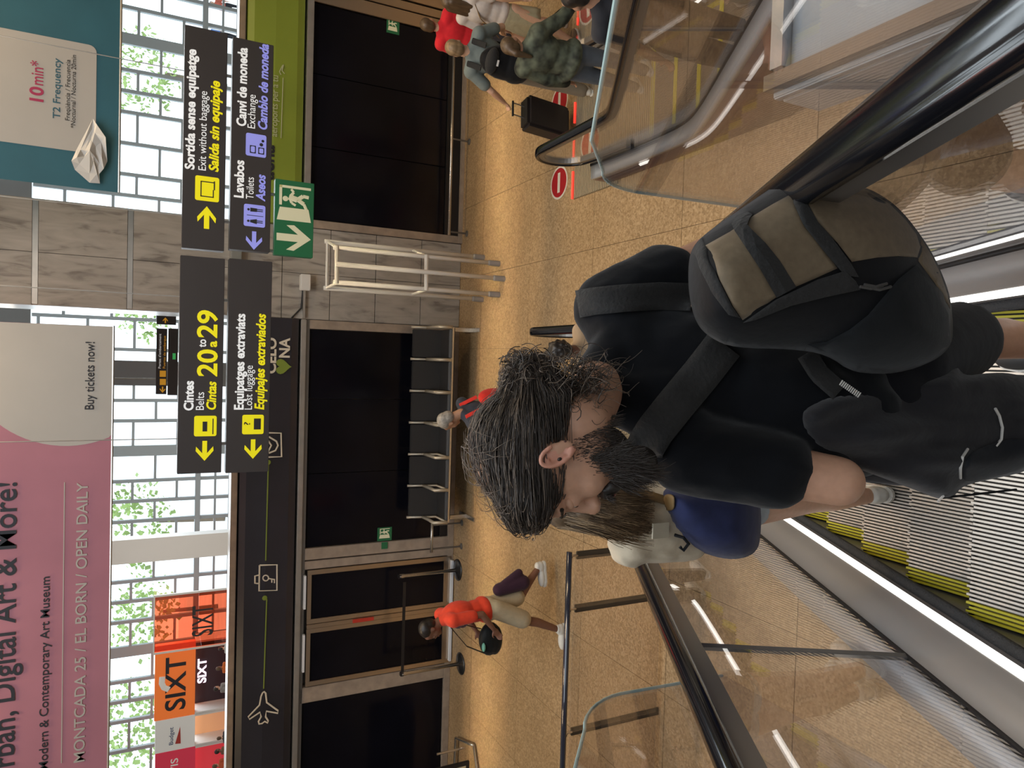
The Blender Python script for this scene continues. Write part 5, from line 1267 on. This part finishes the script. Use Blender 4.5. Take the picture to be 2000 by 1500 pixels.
# grey-haired man by the bench
f = Fig('person', 'grey-haired man in a dark shirt with a red rucksack, beside the bench', (-0.55, 6.95, 0), 1.72, 1.0); f.F = (f.Rz @ Vector((0, 1, -.5))).normalized(); f.U = (f.Rz @ Vector((0, .5, 1))).normalized()
f.set(head=(0, .05, .925), elL=(-.14, .06, .64), wrL=(-.08, .17, .60), elR=(.14, .06, .64), wrR=(.06, .17, .60)); f.body(SK4); f.shirt(cloth('slate_shirt', (0.035, 0.04, 0.055)), .8); f.pants(cloth('navy_trousers', (0.04, 0.04, 0.05))); f.shoes(M_SHOEB); f.hair(M_HAIRG); f.face(brow=M_HAIRG)
rr = Vector((-0.55, 6.95, 1.0)); rs = thing('backpack', 'small red backpack on the grey-haired man by the bench', 'backpack', rr); Rz = f.Rz
RN = cloth('red_nylon', (0.60, 0.03, 0.02), bump=.15, scale=20)
b = MB(); b.ell(Rz @ Vector((0, -.20, .12)), (.15, .09, .21), Rz.to_3x3()); b.blob('main_body', RN, rs, .012, 3)
for q in (-.1, .1): MB().tube([Rz @ Vector((q, -.15, .30)), Rz @ Vector((q, -.04, .465)), Rz @ Vector((q, .10, .40)), Rz @ Vector((q, .125, .22)), Rz @ Vector((q*1.3, .05, .02)), Rz @ Vector((q, -.13, .0))], .028, 8, flat=.3).build('shoulder_strap', RN, rs)

# red-shirted walker
f = Fig('person', 'striding person in a red striped t-shirt and beige shorts, with a black shoulder bag', (-2.78, 7.25, 0), 1.78, PI/2+.15)
f.set(hipL=(-.052, .0, .51), hipR=(.052, .0, .51), knL=(-.05, .10, .29), anL=(-.05, .19, .052), knR=(.05, -.04, .275), anR=(.05, -.21, .13), head=(0, .075, .925), neck=(0, .035, .855), shL=(-.108, .02, .815), shR=(.108, .02, .815), elL=(-.135, .0, .64), wrL=(-.12, .10, .56), elR=(.13, .05, .64), wrR=(.10, .15, .58))
f.F = (f.Rz @ Vector((0, 1, -.25))).normalized(); f.body(SK3); f.shirt(cloth('red_tee', (0.72, 0.06, 0.025), bump=.2), .65, g=.02, loose=.015, hem=.1); f.pants(cloth('beige_shorts', (0.50, 0.42, 0.28)), .85, g=.02, name='shorts', flare=.02); f.shoes(M_SHOEW, big=1.1); f.hair(M_HAIRK); f.face()
J = f.J
for dz_ in (.0, -.055): MB().tube([J['shL'].lerp(J['shR'], q)+Vector((0, 0, -.10+dz_))+f.facing*(.118*math.cos((q-.5)*2.2)) for q in [i/8 for i in range(9)]], .012, 6, flat=.4).build('shirt_stripe', cloth('dark_stripe', (0.08, 0.05, 0.06)), f.t)
pr_ = Vector((-2.78, 7.25, 0)); sb_ = thing('shoulder_bag', 'black shoulder bag carried by the red-shirted walker', 'bag', pr_+Vector((-.30, -.12, .98)))
b = MB(); b.ell((0, 0, 0), (.19, .09, .13)); b.ell((-.02, 0, -.06), (.17, .085, .09)); b.blob('bag_body', cloth('black_bag', (0.010, 0.011, 0.011), rough=.45), sb_, .010, 4)
MB().tube([(.12, .02, .10), (.22, .05, .40), (.28, .10, .50)], .014, 8, flat=.3).build('bag_strap', M_BLK, sb_); MB().tube([(-.14, -.02, .08), (-.02, -.05, .30), (.20, -.02, .48)], .014, 8, flat=.3).build('bag_strap', M_BLK, sb_)
MB().ell((-.06, -.06, .10), (.05, .03, .02)).build('green_tag', mat('mint', (0.15, 0.4, 0.3), 0.5), sb_)
hp_ = pr_+J['wrR']; dj = thing('folded_garment', 'dark purple garment hanging behind the red-shirted walker', 'clothing', pr_+Vector((.18, .05, .62)))
b = MB(); b.cap((0, 0, .18), (.05, 0, -.12), .075, .09); b.cap((.05, 0, .1), (.16, .02, -.08), .06, .05); b.blob('cloth', cloth('plum_cloth', (0.045, 0.018, 0.035)), dj, .012, 3)

# group at the right
gy = cloth('grey_tee', (0.17, 0.20, 0.19), bump=.2)
g1 = Vector((3.22, 6.98, 0)); f = Fig('person', 'boy in a grey t-shirt wearing a black backpack, pulling a suitcase', g1, 1.74, -.55)
f.set(elL=(-.19, -.02, .66), wrL=(-.25, .05, .53), elR=(.17, .06, .66), wrR=(.13, .17, .60), knR=(.055, .07, .285), anR=(.05, .10, .045), knL=(-.06, -.01, .28), anL=(-.06, -.07, .045)); f.body(SK2); f.shirt(gy, .65, g=.02); f.pants(cloth('khaki_grey', (0.20, 0.165, 0.12)), 1.9, g=.018, flare=.008); f.shoes(M_SHOEW); f.hair(M_HAIRL)
b1_ = thing('backpack', 'large black backpack on the boy in the grey t-shirt', 'backpack', g1+Vector((0, 0, 1.0))); Rz = f.Rz
b = MB(); b.ell(Rz @ Vector((0, -.24, .16)), (.17, .12, .29), Rz); b.ell(Rz @ Vector((0, -.27, .05)), (.18, .13, .18), Rz); b.blob('main_body', mat('black_nylon'), b1_, .012, 3)
MB().ell(Rz @ Vector((0, -.31, .34)), (.13, .06, .07), Rz).build('top_pocket', mat('webbing'), b1_, smooth=True)
MB().box(Rz @ Vector((0, -.373, .30)), (.06, .004, .02), Rz).build('badge', M_WHITE, b1_)
for q in (-.11, .11): MB().tube([Rz @ Vector((q, -.16, .38)), Rz @ Vector((q, -.04, .49)), Rz @ Vector((q, .09, .44)), Rz @ Vector((q, .13, .25)), Rz @ Vector((q*1.2, .06, .08)), Rz @ Vector((q, -.14, .0))], .03, 8, flat=.3).build('shoulder_strap', mat('webbing'), b1_)
hw = g1+f.J['wrL']+Vector((-.05, 0, -.08)); sc_ = Vector((2.78, 7.30, 0)); su = thing('suitcase', 'black hard-shell suitcase with its handle pulled out, tilted on two wheels', 'suitcase', sc_)
ax = (hw-sc_-Vector((0, 0, .08))).normalized(); xx = Vector((1, .2, 0)); xx = (xx-ax*xx.dot(ax)).normalized(); yy_ = ax.cross(xx); RS = Matrix((xx, yy_, ax)).transposed(); HS = mat('hard_shell', (0.022, 0.018, 0.018), 0.3, bump=.1, scale=30)
o = MB().box((0, 0, 0), (.38, .21, .56), RS).build('shell', HS, su, bevel=.035); o.location = ax*.34+Vector((0, 0, .05))
for i in range(7): MB().box(RS @ Vector((-.15+i*.05, .112, .34))+Vector((0, 0, .05)), (.018, .008, .46), RS).build('shell_rib', HS, su)
for q in (-.15, .15): MB().lathe((0, 0, -.012), [(.03, 0), (.035, .006), (.035, .02), (.03, .026)], 16).build('wheel', M_BLK, su).location = RS @ Vector((q, .02, .04))+Vector((0, 0, .04))
Lh = (hw-sc_).length
for q in (-.07, .07): MB().tube([RS @ Vector((q, 0, .60))+Vector((0, 0, .05)), RS @ Vector((q, 0, Lh-.04))], .007, 8).build('handle_tube', M_ALUD, su)
MB().tube([RS @ Vector((-.09, 0, Lh-.03)), RS @ Vector((.09, 0, Lh-.03))], .013, 8).build('handle_grip', M_BLK, su)

g2 = Vector((2.86, 5.9, 0.02)); f = Fig('person', 'person in a dark camouflage jacket with a brown ponytail, holding a handrail', g2, 1.60, -.9)
f.set(elR=(.20, .06, .68), wrR=(.30, .12, .62)); f.body(SK1)
cm = mat('camouflage', (0.08, 0.09, 0.06), 0.8, bump=.2, scale=9, var=.9, detail=2); f.shirt(cm, 1.85, g=.04, name='jacket', loose=.03, hem=.2); f.pants(cloth('blue_jeans', (0.10, 0.115, 0.14)), 1.95, g=.014); f.shoes(M_SHOEW); f.hair(M_HAIRB, 'pony')
g3 = Vector((3.95, 8.15, 0)); f = Fig('person', 'child in a bright red t-shirt behind the boy in grey', g3, 1.62, -.7); f.body(SK2); f.shirt(cloth('bright_red', (0.65, 0.02, 0.03)), .7, g=.025, loose=.02); f.pants(cloth('dark_shorts', (0.05, 0.05, 0.06)), .8, name='shorts'); f.shoes(M_SHOEW); f.hair(M_HAIRB)
g4 = Vector((3.88, 7.35, 0)); f = Fig('person', 'bare-legged person in a white top and long beige shorts, with a crossbody strap', g4, 1.66, -1.2)
f.set(knL=(-.06, .10, .29), anL=(-.06, .15, .05), knR=(.06, -.05, .28), anR=(.06, -.14, .07)); f.body(SK2); f.shirt(cloth('white_top', (0.62, 0.55, 0.50)), .6, g=.02); f.skirt(cloth('beige_crinkle', (0.42, 0.37, 0.24), bump=.8, scale=14), .33); f.shoes(mat('sandal', (0.12, 0.08, 0.05), .6)); f.hair(M_HAIRB, 'long')
MB().tube([f.J['shR']+Vector((0, 0, .06)), f.J['chest']-f.facing*.14, f.J['pelvis']-f.facing*.1+(f.J['hipL']-f.J['hipR'])*1.3], .014, 6, flat=.4).build('crossbody_strap', mat('brown_leather'), f.t)

# two riders on the second escalator
yz = 4.2; g5 = Vector((2.47, yz, tread(yz))); f = Fig('person', 'rider in grey-brown trousers and dark top on the second escalator', g5, 1.72, -.1); f.body(SK1); f.shirt(cloth('dark_top', (0.03, 0.03, 0.035)), .8); f.pants(cloth('brown_trousers', (0.075, 0.052, 0.042)), 1.9, g=.022, flare=.015); f.shoes(M_SHOEB); f.hair(M_HAIRK)
yz = 4.0; g6 = Vector((2.86, yz, tread(yz))); f = Fig('person', 'rider in loose pale khaki trousers on the second escalator', g6, 1.70, -.1); f.body(SK2); f.shirt(cloth('pink_top', (0.55, 0.22, 0.20)), .8); f.pants(cloth('pale_khaki', (0.50, 0.46, 0.34)), 1.9, g=.03, flare=.02); f.shoes(M_SHOEW); f.hair(M_HAIRL, 'long')

# people at the rental desks, far off
random.seed(9)
for i, (px, py, lab, c1) in enumerate((
    (424, 1268, 'person in a pale top waiting at the right end of the orange desk', (0.55, 0.58, 0.55)), (424, 1306, 'person in an orange top at the orange rental desk', (0.65, 0.16, 0.04)),
    (424, 1345, 'person in a grey top between the orange and white rental desks', (0.30, 0.28, 0.27)), (438, 1440, 'person in a dark top before the white rental desk', (0.06, 0.05, 0.06)),
    (434, 1466, 'person in a brown top before the red rental desk', (0.25, 0.13, 0.08)), (440, 1492, 'person in an orange-red top at the picture edge before the red desk', (0.6, 0.12, 0.05)))):
    p = PY(px, py, 32.3); f = Fig('person', lab, (p.x, 32.3, 0), 1.66+.08*(i % 3), random.uniform(-.6, .6), 'people at the rental desks')
    f.body((SK2, SK3, SK1)[i % 3], .022, 2); f.shirt(cloth('desk_top_%d' % i, c1), 1.4 if i % 2 else .6, voxel=.022, it=2); f.pants(cloth('dark_trousers', (0.03, 0.03, 0.035)), voxel=.022); f.hair((M_HAIRK, M_HAIRB)[i % 2], voxel=.018)
for i, (px, py, lab, c1) in enumerate(((400, 60, 'person in blue beyond the glass wall, between the right-hand signs and the frame', (0.10, 0.2, 0.45)), (405, 8, 'person in a mid-blue coat beyond the glass wall at the top right corner', (0.12, 0.22, 0.4)), (440, 12, 'person in a coral top beyond the glass wall at the top right corner', (0.6, 0.15, 0.1)))):
    Y = 46.0 if i < 2 else 43.0; p = PY(px, py, Y); f = Fig('person', lab, (p.x, Y, -.02), 1.78, random.uniform(1, 4), 'people beyond the glass wall')
    f.body(SK2, .022, 2); f.shirt(cloth('outer_top_%d' % i, c1), 1.4, voxel=.022, it=2); f.pants(cloth('dark_trousers', (0.03, 0.03, 0.035)), voxel=.022); f.hair(M_HAIRK, voxel=.018)
